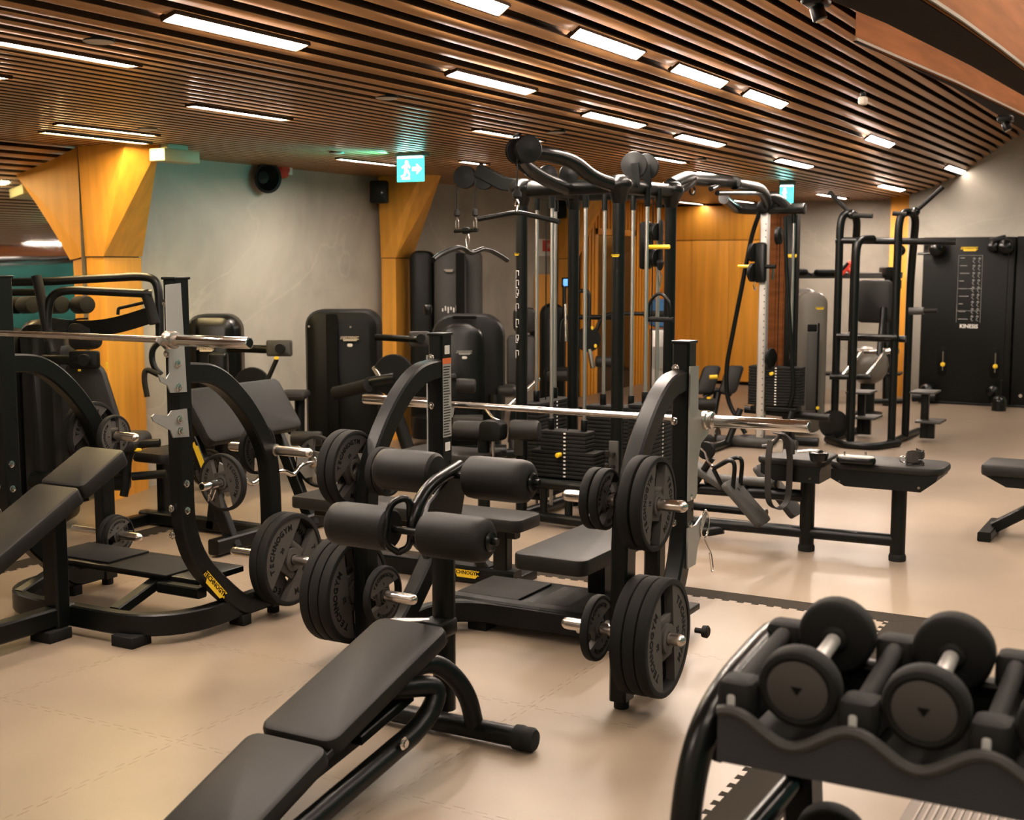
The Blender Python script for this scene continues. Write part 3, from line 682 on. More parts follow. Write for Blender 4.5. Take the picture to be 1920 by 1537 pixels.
# ================================================================ multi station gym
def share(name, me, loc, root=None, rot=None, under=None):
    r = root or CUR[0]; o = bpy.data.objects.new(name, me); COL.objects.link(o); o.parent = under or r
    o.location = V(loc)-V(r.location)
    if rot: o.rotation_euler = rot
    return o
def stack(c, ux, w, d, z0, n, pit=.0255, rods=True, ztop=2.1, sel=None, top=None):
    """weight stack: n plates of width w (along ux), depth d from z0 up, two guide rods"""
    c, ux = V(c), V(ux); uy = AZ.cross(ux)
    me = mesh_of(M().slab((0, 0, 0), ux, uy, w, d, pit-.0035, R=.006, b=.003, n=1), 'stack_plate', 'rubber')
    for k in range(n): share('stack_plate', me, (c.x, c.y, z0+pit*(k+.5)))
    z1 = z0+pit*n
    if top:
        me2 = mesh_of(M().slab((0, 0, 0), ux, uy, top[0], d*.9, pit-.0035, R=.006, b=.003, n=1), 'stack_plate', 'rubber')
        for k in range(top[1]): share('stack_plate', me2, (c.x, c.y, z1+pit*(k+.5)))
        z1 += pit*top[1]
    for s in (-1, 1):
        p = c+ux*(s*w*.26)
        P('guide_rod', M().cyl((p.x, p.y, z0-.2), (p.x, p.y, ztop), .0125, 12), 'rod')
        P('rod_bushing', M().cyl((p.x, p.y, z1), (p.x, p.y, z1+.075), .022, 12, .004), 'metal')
        P('rod_socket', M().cyl((p.x, p.y, ztop-.06), (p.x, p.y, ztop+.06), .02, 12), 'metal')
    m = M()
    for k in range(n+(top[1] if top else 0)): m.slab(c-uy*(d/2+.0005)+ux*.018+AZ*(z0+pit*(k+.5)), ux, AZ, .016, .010, .0008, R=.001, b=.0002, n=1)
    t = P('number_stickers', m, 'white'); t['kind'] = 'stuff'
    P('lift_cable', M().cyl((c.x, c.y, z1), (c.x, c.y, ztop), .004, 6), 'metal')
    P('stack_base', M().slab((c.x, c.y, z0-.03), ux, uy, w*.9, d, .04, R=.01), 'metal')
    if sel: P('selector_pin', M().cyl(c-uy*(d/2)+AZ*sel-ux*.012, c-uy*(d/2+.05)+AZ*sel-ux*.012, .016, 12, .004), 'yellow')
G1, G3, G2, G4 = (-3.95, 7.25), (-3.245, 7.19), (-3.925, 7.95), (-3.215, 7.95)
T('multi_gym', 'black four station cable multi gym with chrome guide rods, tallest machine in the room', 'gym machine', (-3.6, 7.6, 0))
for (x, y) in (G1, G2, G3, G4):
    P('column', M().tube([(x, y, .02), (x, y, 2.12)], .038, 16), 'metal')
    P('column_cap', M().lathe((x, y, 2.05), AZ, [(.039, 0), (.050, .03), (.058, .06), (.078, .09), (.084, .10), (.084, .125), (.066, .15), (.05, .165), (.02, .172)], 16), 'gloss')
    P('foot', M().lathe((x, y, 0), AZ, [(.045, 0), (.047, .03), (.039, .05)], 14), 'rubber')
zt = 2.155
q3 = lambda p, z=zt: V((p[0], p[1], z))
for a, b, n in ((G1, G3, 0), (G3, G4, 0), (G2, G4, 0), (G1, G2, 0)):
    P('top_beam', M().tube([q3(a), q3(b)], .047, 16), 'metal'); P('lower_beam', M().tube([q3(a, .055), q3(b, .055)], .034, 12), 'metal')
P('front_rail', M().tube([q3(G1, .275), q3(G3, .275)], .034, 12), 'metal')
for x in (-3.78, -3.60, -3.42): P('short_post', M().tube([(x, 7.24, .05), (x, 7.24, .28)], .026, 12), 'metal')
stack((-3.70, 7.42, 0), AX, .46, .16, .30, 7, ztop=2.10, sel=.455, top=(.33, 5))
stack((-4.06, 7.80, 0), AY, .52, .16, .14, 24, ztop=2.10)
stack((-3.575, 7.92, 0), AX, .40, .16, .14, 23, ztop=2.10)
stack((-3.185, 7.58, 0), AY, .36, .16, .14, 26, ztop=2.10)
# pulleys
def pulley(name, c, ax, r, w=.045, under=None, mt='shell'):
    ax = V(ax).normalized()
    return P(name, M().lathe(V(c)-ax*(w/2), ax, [(r*.35, -.002), (r*.96, 0), (r, .004), (r*.97, w*.35), (r*.93, w*.5), (r*.97, w*.65), (r, w-.004), (r*.96, w), (r*.35, w+.002), (.012, w+.006)], 26), mt, under=under)
H = V((-3.60, 6.62, 2.33))
P('head_arm', M().tube([q3(G3, 2.15), (-3.33, 7.0, 2.19), (-3.40, 6.88, 2.29), (-3.50, 6.72, 2.325), (-3.575, 6.62, 2.325)], .043, 14, .12, 6), 'gloss')
P('head_arm', M().tube([(-3.60, 7.22, 2.15), (-3.66, 6.98, 2.20), (-3.67, 6.75, 2.27), (-3.62, 6.60, 2.31)], .043, 14, .12, 6), 'gloss')
pulley('pulley', (-3.545, 6.58, 2.34), (.78, -.63, 0), .080); pulley('pulley', (-3.625, 6.61, 2.335), (.78, -.63, 0), .076, .04)
P('pulley_axle', M().cyl((-3.66, 6.62, 2.42), (-3.58, 6.55, 2.425), .010, 8), 'metal')
P('cable', M().cyl((-3.61, 6.57, 2.42), (-3.61, 6.57, 2.10), .004, 6), 'metal'); P('cable_stop', M().lathe((-3.61, 6.57, 2.06), AZ, [(.012, 0), (.026, .012), (.026, .035), (.014, .05), (.014, .07)], 12), 'rubber')
for (x, y) in ((-3.585, 7.19), (-3.74, 7.20)): pulley('pulley', (x, y, 2.235), (.5, -.86, 0), .062, .035)
for y in (7.38, 7.56):
    pulley('pulley', (-3.23, y, 2.29), (.25, -.97, 0), .082, .045); P('pulley_bracket', M().bar([(-3.20, y-.03, 2.15), (-3.21, y-.035, 2.30)], AY, .008, .05), 'metal')
P('pulldown_arm', M().bar([(-3.95, 7.50, 2.17), (-4.20, 7.45, 2.21), (-4.36, 7.40, 2.30)], AY, .06, .09), 'metal')
pulley('pulley', (-4.45, 7.38, 2.255), (.25, -.97, 0), .076); pulley('pulley', (-4.325, 7.42, 2.245), (.25, -.97, 0), .074)
for x in (-4.50, -4.36):
    P('cable', M().cyl((x, 7.36, 2.24), (x, 7.36, 2.04), .004, 6), 'metal'); P('cable_stop', M().lathe((x, 7.36, 1.995), AZ, [(.012, 0), (.022, .01), (.022, .035), (.012, .05)], 12), 'rubber')
    P('snap_hook', M().tube([(x, 7.36, 1.99), (x-.012, 7.36, 1.965), (x-.01, 7.36, 1.92), (x+.012, 7.36, 1.92), (x+.01, 7.36, 1.965), (x, 7.36, 1.99)], .004, 6, .01), 'chrome')
P('cable_yoke', M().tube([(-4.52, 7.36, 1.90), (-4.34, 7.36, 1.905)], .013, 10), 'metal'); P('yoke_hub', M().cyl((-4.455, 7.36, 1.902), (-4.405, 7.36, 1.903), .022, 12, .004), 'metal')
# low seat of the pulldown station
P('seat_pad', M().slab((-4.34, 7.0, .44), AX, AY, .62, .36, .09, R=.06, b=.02), 'pad'); P('seat_post', M().tube([(-4.10, 7.02, .03), (-4.10, 7.02, .60)], .04, 12), 'metal')
P('seat_post', M().tube([(-4.40, 7.05, .03), (-4.40, 7.05, .40)], .04, 12), 'metal')
P('roller_bracket', M().slab((-4.03, 7.02, .63), AX, AZ, .16, .13, .10, R=.04, b=.01), 'shell')
P('knee_roller', M().lathe((-4.12, 7.04, .615), V((-1, -.25, 0)), [(.03, 0), (.060, .004), (.066, .02), (.066, .17), (.058, .19), (.03, .194)], 18), 'padd')
P('knee_roller', M().lathe((-3.95, 7.10, .63), V((1, .25, 0)), [(.03, 0), (.060, .004), (.066, .02), (.066, .17), (.058, .19), (.03, .194)], 18), 'padd')
P('adjust_rod', M().tube([(-4.02, 7.0, .60), (-4.02, 7.0, .35)], .012, 8), 'steel')
P('bracket_arm', M().bar([(-4.10, 7.02, .66), (-3.95, 7.02, .66)], AY, .05, .03), 'shell')
for x, y, z in ((-3.95, 7.25, .52), (-3.245, 7.19, .47)): P('hanger_plate', M().box((x-.032, y-.050, z-.07), (x+.032, y-.036, z+.13)), 'grey')
for z in (.44, .52): P('hanger_hook', M().bar([(-3.245, 7.15, z), (-3.245, 7.06, z), (-3.245, 7.05, z+.03)], AX, .03, .02), 'metal')
# exercise pictograms printed on the front left column, name plates
m = M(); rr = .0386
for k, z in enumerate((1.62, 1.56, 1.50, 1.41, 1.31, 1.21, 1.11)):
    cx, cy = -3.95, 7.25
    P0 = lambda u, w: V((cx+rr*math.sin(u/rr-.35), cy-rr*math.cos(u/rr-.35), z+w))
    for (u0, w0, u1, w1) in [(-.014, -.028, -.014, .02), (-.014, .02, .012, .02), (.012, .02, .012, -.01), (-.014, -.028, .004, -.028), (.0, .0, .008, -.02)][:3+k % 3]:
        m.tube([P0(u0, w0), P0((u0+u1)/2, (w0+w1)/2), P0(u1, w1)], .0018, 4)
P('pictograms', m, 'white')
for (x, y, z, a) in ((-3.95, 7.25, 1.745, -.5), (-3.245, 7.19, 1.735, -.1)): badge((x+.0395*math.sin(a), y-.0395*math.cos(a), z), V((math.cos(a), math.sin(a), 0)), AZ, .062)
# adjustable trolley with yellow handle between the right columns
P('trolley', M().slab((-3.24, 7.60, 1.80), AX, AZ, .07, .30, .06, R=.02, b=.01), 'metal')
for z in (1.885, 1.72): pulley('trolley_pulley', (-3.16, 7.58, z), (1, -.3, 0), .055, .03)
P('trolley_plate', M().slab((-3.13, 7.58, 1.81), AY, AZ, .05, .30, .018, R=.02, b=.006), 'shell')
P('trolley_handle', M().cyl((-3.20, 7.52, 1.79), (-3.045, 7.52, 1.79), .0135, 12, .004), 'yellow')
P('cable', M().cyl((-3.125, 7.56, 1.73), (-3.125, 7.56, 1.70), .004, 6), 'metal'); P('cable_stop', M().lathe((-3.125, 7.56, 1.645), AZ, [(.01, 0), (.02, .02), (.026, .05), (.018, .065)], 12), 'rubber')
P('snap_hook', M().tube([(-3.125, 7.56, 1.645), (-3.137, 7.56, 1.61), (-3.125, 7.56, 1.53), (-3.113, 7.56, 1.61), (-3.125, 7.56, 1.645)], .004, 6, .01), 'chrome')
# low row bench growing out of the right side
P('row_rail', M().tube([(-3.22, 7.35, .305), (-2.10, 7.35, .325)], .036, 14), 'metal'); P('row_slide', M().tube([(-2.72, 7.35, .38), (-2.28, 7.35, .385)], .032, 14), 'grey')
P('slide_cap', M().cyl((-2.28, 7.35, .385), (-2.262, 7.35, .385), .036, 14, .004), 'metal')
P('floor_tube', M().tube([(-3.10, 7.35, .10), (-1.56, 7.35, .115)], .036, 14), 'metal')
P('floor_tube', M().tube([(-3.22, 7.60, .05), (-2.72, 7.32, .05), (-2.60, 7.35, .08)], .034, 12, .08), 'metal')
P('mid_tube', M().tube([(-3.1, 7.45, .18), (-2.35, 7.42, .185)], .026, 12), 'metal')
P('shield', M().slab((-2.72, 7.33, .42), V((1, 0, -.55)), AY, .34, .16, .04, R=.04, b=.01), 'grey')
for x in (-2.083, -1.555):
    P('leg', M().tube([(x, 7.35, .02), (x, 7.35, .46)], .043, 16), 'metal'); P('foot', M().lathe((x, 7.35, 0), AZ, [(.048, 0), (.049, .025), (.044, .04)], 14), 'rubber')
P('seat_pad', M().slab((-2.15, 7.37, .545), AX, AY, .40, .36, .045, R=.05, b=.015), 'pad'); P('seat_pad', M().slab((-1.615, 7.37, .545), AX, AY, .63, .36, .045, R=.09, b=.015), 'pad')
for x0, x1 in ((-2.345, -1.955), (-1.93, -1.31)):
    pl = [(x0+.02, .525), (x1-.01, .525), (x1-.02, .495), (x1-.10 if x1 > -1.5 else x1-.02, .43), (x0+.10, .43), (x0+.02, .47)]
    P('seat_pan', M().prism([V((x, 7.20, z)) for x, z in pl], (0, .34, 0)), 'shell')
m = M()
for x in (-2.03, -1.86, -1.42): m.cyl((x, 7.20, .455), (x, 7.197, .455), .008, 8)
P('pan_screw', m, 'chrome')
for (y, a, b) in ((7.06, (-2.475, .425), (-2.25, .195)), (7.52, (-2.44, .46), (-2.19, .17))):
    p0, p1 = V((a[0], y, a[1])), V((b[0], y, b[1])); u = (p1-p0).normalized()
    fp = P('foot_plate', M().slab((p0+p1)/2, AY, u, .21, (p1-p0).length, .035, R=.03, b=.006), 'grey')
    m = M(); n = u.cross(AY)*-1; n = AY.cross(u)
    for k in range(11): m.slab(p0+u*(.03+k*.027)+n*.018, AY, u, .185, .006, .003, R=.002, b=.001, n=1)
    P('grip_ribs', m, 'rubber', under=fp)
    P('foot_plate_arm', M().tube([(p0.x+.06, y, p0.z-.05), (-2.47, 7.30, .34)], .016, 8), 'metal')
P('low_pulley_arm', M().tube([(-2.80, 7.30, .30), (-2.66, 7.30, .52)], .022, 10), 'metal'); pulley('pulley', (-2.70, 7.30, .56), (0, 1, 0), .055, .03)
# crossover beam with grips to the far column
P('crossover_beam', M().tube([q3(G4, 2.20), (-3.24, 8.3, 2.27), X_(1300, 336, -3.28), X_(1375, 342, -3.33), X_(1425, 353, -3.42), (-3.56, 11.0, 2.27), (-3.64, 11.3, 2.19)], .045, 14, .3), 'metal')
P('bracket_tube', M().tube([q3(G4, 2.14), X_(1280, 352, -3.22), X_(1298, 338, -3.24)], .038, 12, .1), 'gloss')
for p0, p1 in (((1333, 354), (1362, 341)), ((1345, 362), (1425, 362))):
    P('chin_grip', M().tube([X_(*p0, -3.20), X_(*p1, -3.42)], .019, 10), 'gloss')
P('eye_ring', M().tube([X_(1298+5*math.cos(k*PI/6), 357+8*math.sin(k*PI/6), -3.28) for k in range(13)], .008, 6), 'metal')
P('end_disc', M().cyl(X_(1377, 343, -3.30), X_(1379, 343.5, -3.30), .05, 16), 'gloss')
# things hanging from it: pulldown bar, press bar, stirrup handle
o = V((-4.42, 7.36, 1.80)); T('lat_bar', 'long curved pulldown bar hanging from two cables left of the multi gym', 'cable bar', o)
P('bar', M().tube([X_(*p, -4.42) for p in ((813, 487), (824, 478), (838, 471), (858, 464), (868, 464), (882, 475), (893, 472), (905, 466), (920, 469), (938, 479), (951, 488))], .0165, 12, .04), 'metal')
P('snap_hook', M().tube([(-4.42, 7.36, 1.89), (-4.435, 7.36, 1.85), (-4.42, 7.36, 1.78), (-4.405, 7.36, 1.85), (-4.42, 7.36, 1.89)], .005, 6, .01), 'chrome')
o = V((-3.61, 6.57, 1.98)); T('press_bar', 'short angled press bar hanging in front of the multi gym', 'cable bar', o)
P('bar', M().tube([Y_(897, 411, 6.58), Y_(945, 402, 6.58), Y_(968, 398, 6.58), Y_(990, 402, 6.58), Y_(1049, 416, 6.58)], .0145, 12, .08), 'metal')
P('swivel', M().tube([(-3.61, 6.57, 2.06), (-3.624, 6.57, 2.03), (-3.61, 6.57, 1.985), (-3.596, 6.57, 2.03), (-3.61, 6.57, 2.06)], .005, 6, .01), 'chrome'); P('swivel_ring', M().cyl((-3.61, 6.565, 1.985), (-3.61, 6.575, 2.02), .012, 10), 'chrome')
o = V((-3.125, 7.56, 1.45)); T('stirrup_handle', 'black triangular stirrup handle hanging below the yellow trolley handle', 'handle', o)
P('frame', M().tube([(-3.20, 7.56, 1.34), (-3.20, 7.56, 1.44), (-3.125, 7.56, 1.515), (-3.05, 7.56, 1.44), (-3.05, 7.56, 1.34)], .011, 8, .05), 'metal')
P('grip', M().cyl((-3.22, 7.56, 1.335), (-3.03, 7.56, 1.335), .017, 12, .003), 'rubber')
# accessories on and over the low row bench
o = V((-2.20, 7.22, .5)); T('ankle_strap', 'black leather strap loop hanging at the left end of the low row bench', 'strap', o)
dd, sd = V((.6, .8, 0)), V((.8, -.6, 0)); oc = V((-2.19, 7.12, 0))
P('loop', M().bar([oc+dd*h+AZ*z for h, z in ((-.06, .68), (-.075, .60), (-.075, .40), (-.065, .31), (0, .27), (.065, .31), (.075, .40), (.075, .60), (.04, .71), (-.03, .72))], sd, .055, .006, .05, 6), 'strap')
P('buckle', M().tube([(-2.30, 7.15, .63), (-2.24, 7.15, .645), (-2.19, 7.15, .72), (-2.12, 7.15, .67), (-2.12, 7.15, .60)], .012, 8, .03), 'strap')
P('lining', M().slab((-2.215, 7.16, .64), AX, AZ, .07, .08, .012, R=.02, b=.003), 'cream')
o = V((-2.50, 7.1, .50)); T('rowing_handle', 'double rowing handle of black tube clipped to the low pulley chain', 'handle', o)
for dy in (0, .13):
    P('grip_frame', M().tube([(-2.55, 7.02, .50), (-2.47, 7.02+dy, .555), (-2.43, 7.02+dy, .555), (-2.42, 7.02+dy, .52), (-2.43, 7.02+dy, .39)], .013, 10, .03), 'metal')
P('rear_bar', M().tube([(-2.55, 7.02, .50), (-2.50, 7.03, .40), (-2.45, 7.05, .36)], .013, 10, .03), 'metal')
P('chain', M().tube([(-2.66, 7.1, .60), (-2.63, 7.09, .58), (-2.60, 7.06, .53), (-2.56, 7.03, .51)], .008, 6), 'chrome')
o = Z_(1535, 862, .58); T('rope_handle', 'small black cup shaped handle standing on the low row bench', 'handle', o)
P('cup', M().lathe((o.x, o.y, .568), AZ, [(.035, 0), (.048, .01), (.056, .045), (.055, .055), (.03, .058), (.02, .068), (.008, .07)], 16), 'gloss')
P('clip', M().tube([(o.x-.12, o.y-.01, .62), (o.x-.05, o.y, .63), (o.x, o.y, .63)], .008, 8), 'steel')
o = Z_(1605, 865, .58); T('clip_handle', 'flat black handle with steel rivets lying on the low row bench', 'handle', o)
P('body', M().slab((o.x, o.y, .588), AX, AY, .22, .09, .038, R=.04, b=.014), 'gloss'); P('band', M().slab((o.x, o.y, .603), AX, AY, .20, .075, .02, R=.035, b=.006), 'label')
P('rivet', M().cyl((o.x-.06, o.y-.02, .61), (o.x-.06, o.y-.02, .635), .006, 8), 'chrome'); P('rivet', M().cyl((o.x+.05, o.y+.01, .61), (o.x+.05, o.y+.01, .635), .006, 8), 'chrome')
o = Z_(1715, 868, .58); T('cuff_strap', 'crumpled black strap lying on the right end of the low row bench', 'strap', o)
for k in range(4):
    a = k*1.3; st2 = [(o.x+.05*math.cos(a+j*.8), o.y+.04*math.sin(a+j*.8), .575+.02*k+.012*(j % 2)) for j in range(6)]
    P('strap_fold', M().bar(st2, AZ, .026, .006, .02, 3), 'strap')
P('ring', M().tube([(o.x-.06+.018*math.cos(j*PI/5), o.y-.02, .60+.018*math.sin(j*PI/5)) for j in range(11)], .004, 6), 'chrome')

# ================================================================ far cable column
T('cable_column', 'single cable column with perforated pale upright and yellow handle, beside oak panels', 'gym machine', (-3.65, 11.3, 0))
P('upright', M().box((-3.69, 11.25, .03), (-3.62, 11.34, 2.14), .01), 'alu')
m = M()
for k in range(34): m.cyl((-3.634, 11.2505, .12+k*.058), (-3.634, 11.248, .12+k*.058), .006, 6)
P('scale_holes', m, 'ink')
P('rear_post', M().box((-3.50, 11.42, .02), (-3.40, 11.54, 2.12), .01), 'metal')
P('top_tube', M().tube([X_(1357, 372, -3.75), (-3.93, 11.28, 2.175), (-3.75, 11.3, 2.165), (-3.31, 11.3, 2.165)], .046, 14, .12), 'gloss'); P('end_cap', M().cyl((-3.31, 11.3, 2.165), (-3.295, 11.3, 2.165), .05, 16, .004), 'gloss')
P('top_joint', M().cyl((-3.66, 11.22, 2.18), (-3.66, 11.38, 2.18), .06, 16, .006), 'gloss')
P('curved_tube', M().tube([(-3.64, 11.2, 2.27), (-3.55, 11.25, 2.28), (-3.46, 11.3, 2.18), (-3.40, 11.32, 2.16)], .045, 14, .08), 'gloss')
P('rear_brace', M().tube([(-3.69, 11.26, 2.16), (-3.77, 11.28, 1.95), (-4.00, 11.30, .72), (-3.985, 11.30, .42), (-3.80, 11.30, .12)], .021, 10, .12), 'metal')
P('rear_brace', M().tube([(-3.46, 11.25, 2.1), (-3.44, 11.25, 1.7), (-3.34, 11.25, .55), (-3.38, 11.25, .40)], .018, 10, .1), 'metal')
P('trolley', M().slab((-3.665, 11.22, 1.69), AX, AZ, .10, .36, .07, R=.03, b=.012), 'metal')
for z in (1.78, 1.60): pulley('trolley_pulley', (-3.73, 11.21, z), (1, -.25, 0), .085, .035)
P('trolley_handle', M().cyl((-3.87, 11.2, 1.655), (-3.74, 11.2, 1.655), .0145, 12, .004), 'yellow'); P('lock_pin', M().cyl((-3.61, 11.2, 1.655), (-3.52, 11.2, 1.655), .02, 10), 'metal')
P('clip', M().tube([(-3.54, 11.2, 1.65), (-3.545, 11.2, 1.54)], .008, 6), 'chrome'); P('snap_hook', M().tube([(-3.70, 11.18, 1.52), (-3.715, 11.18, 1.49), (-3.70, 11.18, 1.44), (-3.685, 11.18, 1.47)], .006, 6, .01), 'chrome')
pulley('pulley', (-3.545, 11.35, 1.93), (1, 0, 0), .08, .04); pulley('pulley', (-3.57, 11.28, .83), (1, -.2, 0), .09, .03)
P('name_band', M().box((-3.505, 11.415, 1.735), (-3.395, 11.42, 1.765)), 'yellow')
stack((-3.535, 11.36, 0), AX, .48, .18, .395, 14, ztop=2.1, sel=.69)
P('base_tube', M().tube([(-4.05, 11.25, .05), (-3.30, 11.25, .05)], .05, 12), 'grey'); P('base_tube', M().tube([(-3.93, 10.75, .045), (-3.93, 11.5, .045), (-3.2, 11.6, .045)], .04, 12, .12), 'metal')
P('base_cap', M().cyl((-4.06, 11.25, .09), (-4.045, 11.25, .09), .075, 14), 'gloss'); P('base_strut', M().tube([(-3.90, 11.1, .05), (-3.82, 11.2, .36)], .03, 10), 'metal'); P('base_strut', M().tube([(-3.40, 11.1, .05), (-3.34, 11.2, .36)], .03, 10), 'metal')
P('stack_rail', M().tube([(-3.83, 11.36, .34), (-3.05, 11.40, .30)], .035, 10), 'metal')

# ================================================================ dip and chin tower
T('dip_tower', 'black tubular dip and chin up tower with angled top handles', 'gym machine', (-2.85, 12.1, 0))
r = .036
for s, x in ((-1, -3.165), (1, -2.63)):
    P('main_post', M().tube([(x, 12.0, .03), (x, 12.0, 2.06), (x+.03, 12.03, 2.15), (x+.12, 12.16, 2.14), (x+.06, 12.35, 1.75), (x+.04, 12.40, 1.5), (x+.04, 12.40, .04)], r, 14, .14, 7), 'metal')
    a = Y_(1555, 360, 12.05) if s < 0 else Y_(1768, 350, 12.05); b = Y_(1597, 402, 12.05) if s < 0 else Y_(1716, 397, 12.05)
    P('top_handle', M().tube([a, b], .021, 10), 'rubber'); P('handle_clamp', M().ball(b, .045), 'chrome' if 0 else 'gloss')
    g0, g1 = (Y_(1600, 404, 12.0), Y_(1636, 405, 12.0)) if s < 0 else (Y_(1674, 400, 12.0), Y_(1700, 402, 12.0))
    P('side_grip', M().tube([g0, g1], .022, 10), 'rubber')
    P('base_rail', M().tube([(x, 11.9, .035), (x+.05, 12.95, .035)], .033, 12), 'metal')
P('center_post', M().tube([(-2.945, 11.75, .02), (-2.945, 11.75, 1.82), (-2.925, 11.8, 1.90), (-2.86, 12.0, 1.905)], r, 14, .09, 6), 'metal')
P('cross_bar', M().tube([(-3.20, 12.0, 1.895), (-2.13, 12.05, 1.875)], .031, 12), 'metal'); P('cross_bar', M().tube([(-3.19, 12.05, .99), (-2.54, 12.05, .99)], .031, 12), 'metal')
P('cross_bar', M().tube([(-3.15, 11.95, 1.01), (-2.6, 11.95, 1.01)], .024, 12), 'gloss')
P('base_bow', M().tube([(-3.20, 11.9, .035), (-2.98, 11.62, .035), (-2.70, 11.62, .035), (-2.56, 11.98, .035)], .035, 12, .1), 'metal')
P('foot_bar', M().tube([(-3.19, 11.9, .625), (-2.81, 11.9, .64)], .026, 12), 'metal')
for a, b in (((-3.08, 11.92, .64), (-2.95, 12.1, .86)), ((-2.86, 11.92, .65), (-2.74, 12.1, .86))): P('strut', M().tube([a, b], .02, 10), 'steel')
P('dip_grip', M().tube([(-2.53, 12.1, 1.245), (-2.40, 12.1, 1.25)], .035, 12), 'grey'); P('dip_grip', M().tube([(-2.40, 12.1, 1.25), (-2.28, 12.1, 1.255)], .02, 10), 'rubber')
P('back_pad', M().slab((-3.0, 12.75, 1.31), AX, AZ, .36, .42, .09, R=.07, b=.03), 'pad'); P('pad_arm', M().tube([(-2.90, 12.7, 1.25), (-2.88, 12.5, .80)], .03, 10), 'metal'); P('pad_strap', M().tube([(-3.08, 12.2, .95), (-3.10, 12.2, 1.03), (-3.04, 12.2, 1.06), (-3.02, 12.2, .95)], .014, 8, .03), 'label')
P('cross_shaft', M().tube([(-3.14, 12.6, .82), (-2.72, 12.6, .84)], .028, 10), 'steel')
P('counter_pulley', M().lathe((-3.17, 12.0, .17), V((.3, -1, 0)), [(.02, 0), (.135, .004), (.14, .02), (.135, .04), (.02, .042)], 24), 'gloss')
for x, z in ((-2.43, .475), (-2.37, .20), (-3.03, .445), (-2.97, .205)):
    P('step_plate', M().box((x-.115, 12.3, z-.012), (x+.115, 12.62, z+.008)), 'grey'); P('step_post', M().bar([(x, 12.48, .03), (x, 12.48, z-.01)], AX, .07, .07), 'metal')

# ================================================================ cable wall with pulley balls
T('cable_wall', 'tall black cable training panel with shiny pulley balls against far concrete wall', 'gym machine', (-2.6, 16.1, 0))
P('panel', M().box((-3.185, 15.90, 0), (-2.145, 16.30, 1.985), .012), 'shell'); P('side_panel', M().box((-2.135, 15.90, 0), (-1.90, 16.30, 1.99), .012), 'shell')
P('kick_strip', M().box((-3.18, 15.885, 0), (-1.91, 15.90, .03)), 'metal')
badge((-2.66, 15.897, 1.845), AX, AZ, .20)
m = M(); text(m, 'KINESIS', (-2.63, 15.8985, .935), AX, AZ, .062); P('lettering', m, 'white')
m = M()
X0, X1 = -2.775, -2.505
for a, b in (((X0, .98), (X0, 1.77)), ((X1, .98), (X1, 1.77)), ((X0, 1.38), (X1, 1.38)), ((X0, 1.12), (X1, 1.12)), ((X0, 1.77), (X1, 1.77))): m.tube([(a[0], 15.899, a[1]), (b[0], 15.899, b[1])], .0015, 4)
random.seed(9)
for i in range(2):
    for j in range(9):
        x, z = -2.60+.06*i, 1.71-.085*j
        m.tube([(x-.015, 15.899, z+.02), (x+.018, 15.899, z+.03), (x-.012, 15.899, z-.01), (x+.01, 15.899, z-.03)], .003, 4); m.ball((x, 15.899, z+.03), .007, 6)
for j in range(9): m.tube([(-2.755, 15.899, 1.74-.09*j), (-2.755+.05+.03*(j % 3), 15.899, 1.74-.09*j)], .003, 4)
P('exercise_print', m, 'label')
for x in (-2.92, -2.325):
    sl_ = P('slot', M().slab((x, 15.899, .51), AX, AZ, .105, .36, .012, R=.052, b=.003), 'ink'); P('slot_rod', M().cyl((x+.012, 15.885, .40), (x+.012, 15.885, .63), .008, 8), 'steel', under=sl_)
    P('slot_knob', M().cyl((x+.015, 15.89, .475), (x+.015, 15.86, .475), .026, 14, .005), 'yellow', under=sl_)
for x, y, z, rr in ((-3.01, 15.80, 1.845, .10), (-3.44, 15.80, 1.83, .07), (-2.375, 15.82, 1.87, .075), (-2.235, 15.80, 1.865, .095), (-3.06, 15.80, .16, .095), (-2.31, 15.80, .19, .08), (-2.19, 15.45, .10, .085)):
    P('pulley_ball', M().ball((x, y, z), rr, 18), 'gloss')
P('ball_arm', M().tube([(-3.40, 15.8, 1.94), (-2.92, 15.8, 1.945)], .035, 12), 'metal'); P('ball_arm', M().tube([(-2.42, 15.85, 1.93), (-2.25, 15.85, 1.97)], .04, 12), 'metal')
P('ball_stem', M().tube([(-2.19, 15.45, .0), (-2.19, 15.45, .10)], .08, 14), 'gloss'); P('ball_stem', M().tube([(-3.22, 15.75, .07), (-2.95, 15.75, .09)], .05, 12), 'metal'); P('ball_stem', M().tube([(-2.31, 15.8, .1), (-2.2, 15.45, .05)], .05, 12), 'gloss')
P('cable_grip', M().tube([(-3.22, 15.75, 1.79), (-3.08, 15.75, 1.79)], .014, 8), 'metal'); P('cable', M().tube([(-2.20, 15.75, 1.80), (-2.20, 15.75, .25)], .005, 6), 'metal'); P('grip_stem', M().tube([(-2.19, 15.5, .18), (-2.19, 15.5, .34), (-2.17, 15.5, .35)], .012, 8), 'metal')
m = M()
for x, z in ((-1.98, 1.93), (-2.02, .14)): m.cyl((x, 15.9, z), (x, 15.885, z), .022, 10)
P('corner_stud', m, 'steel')

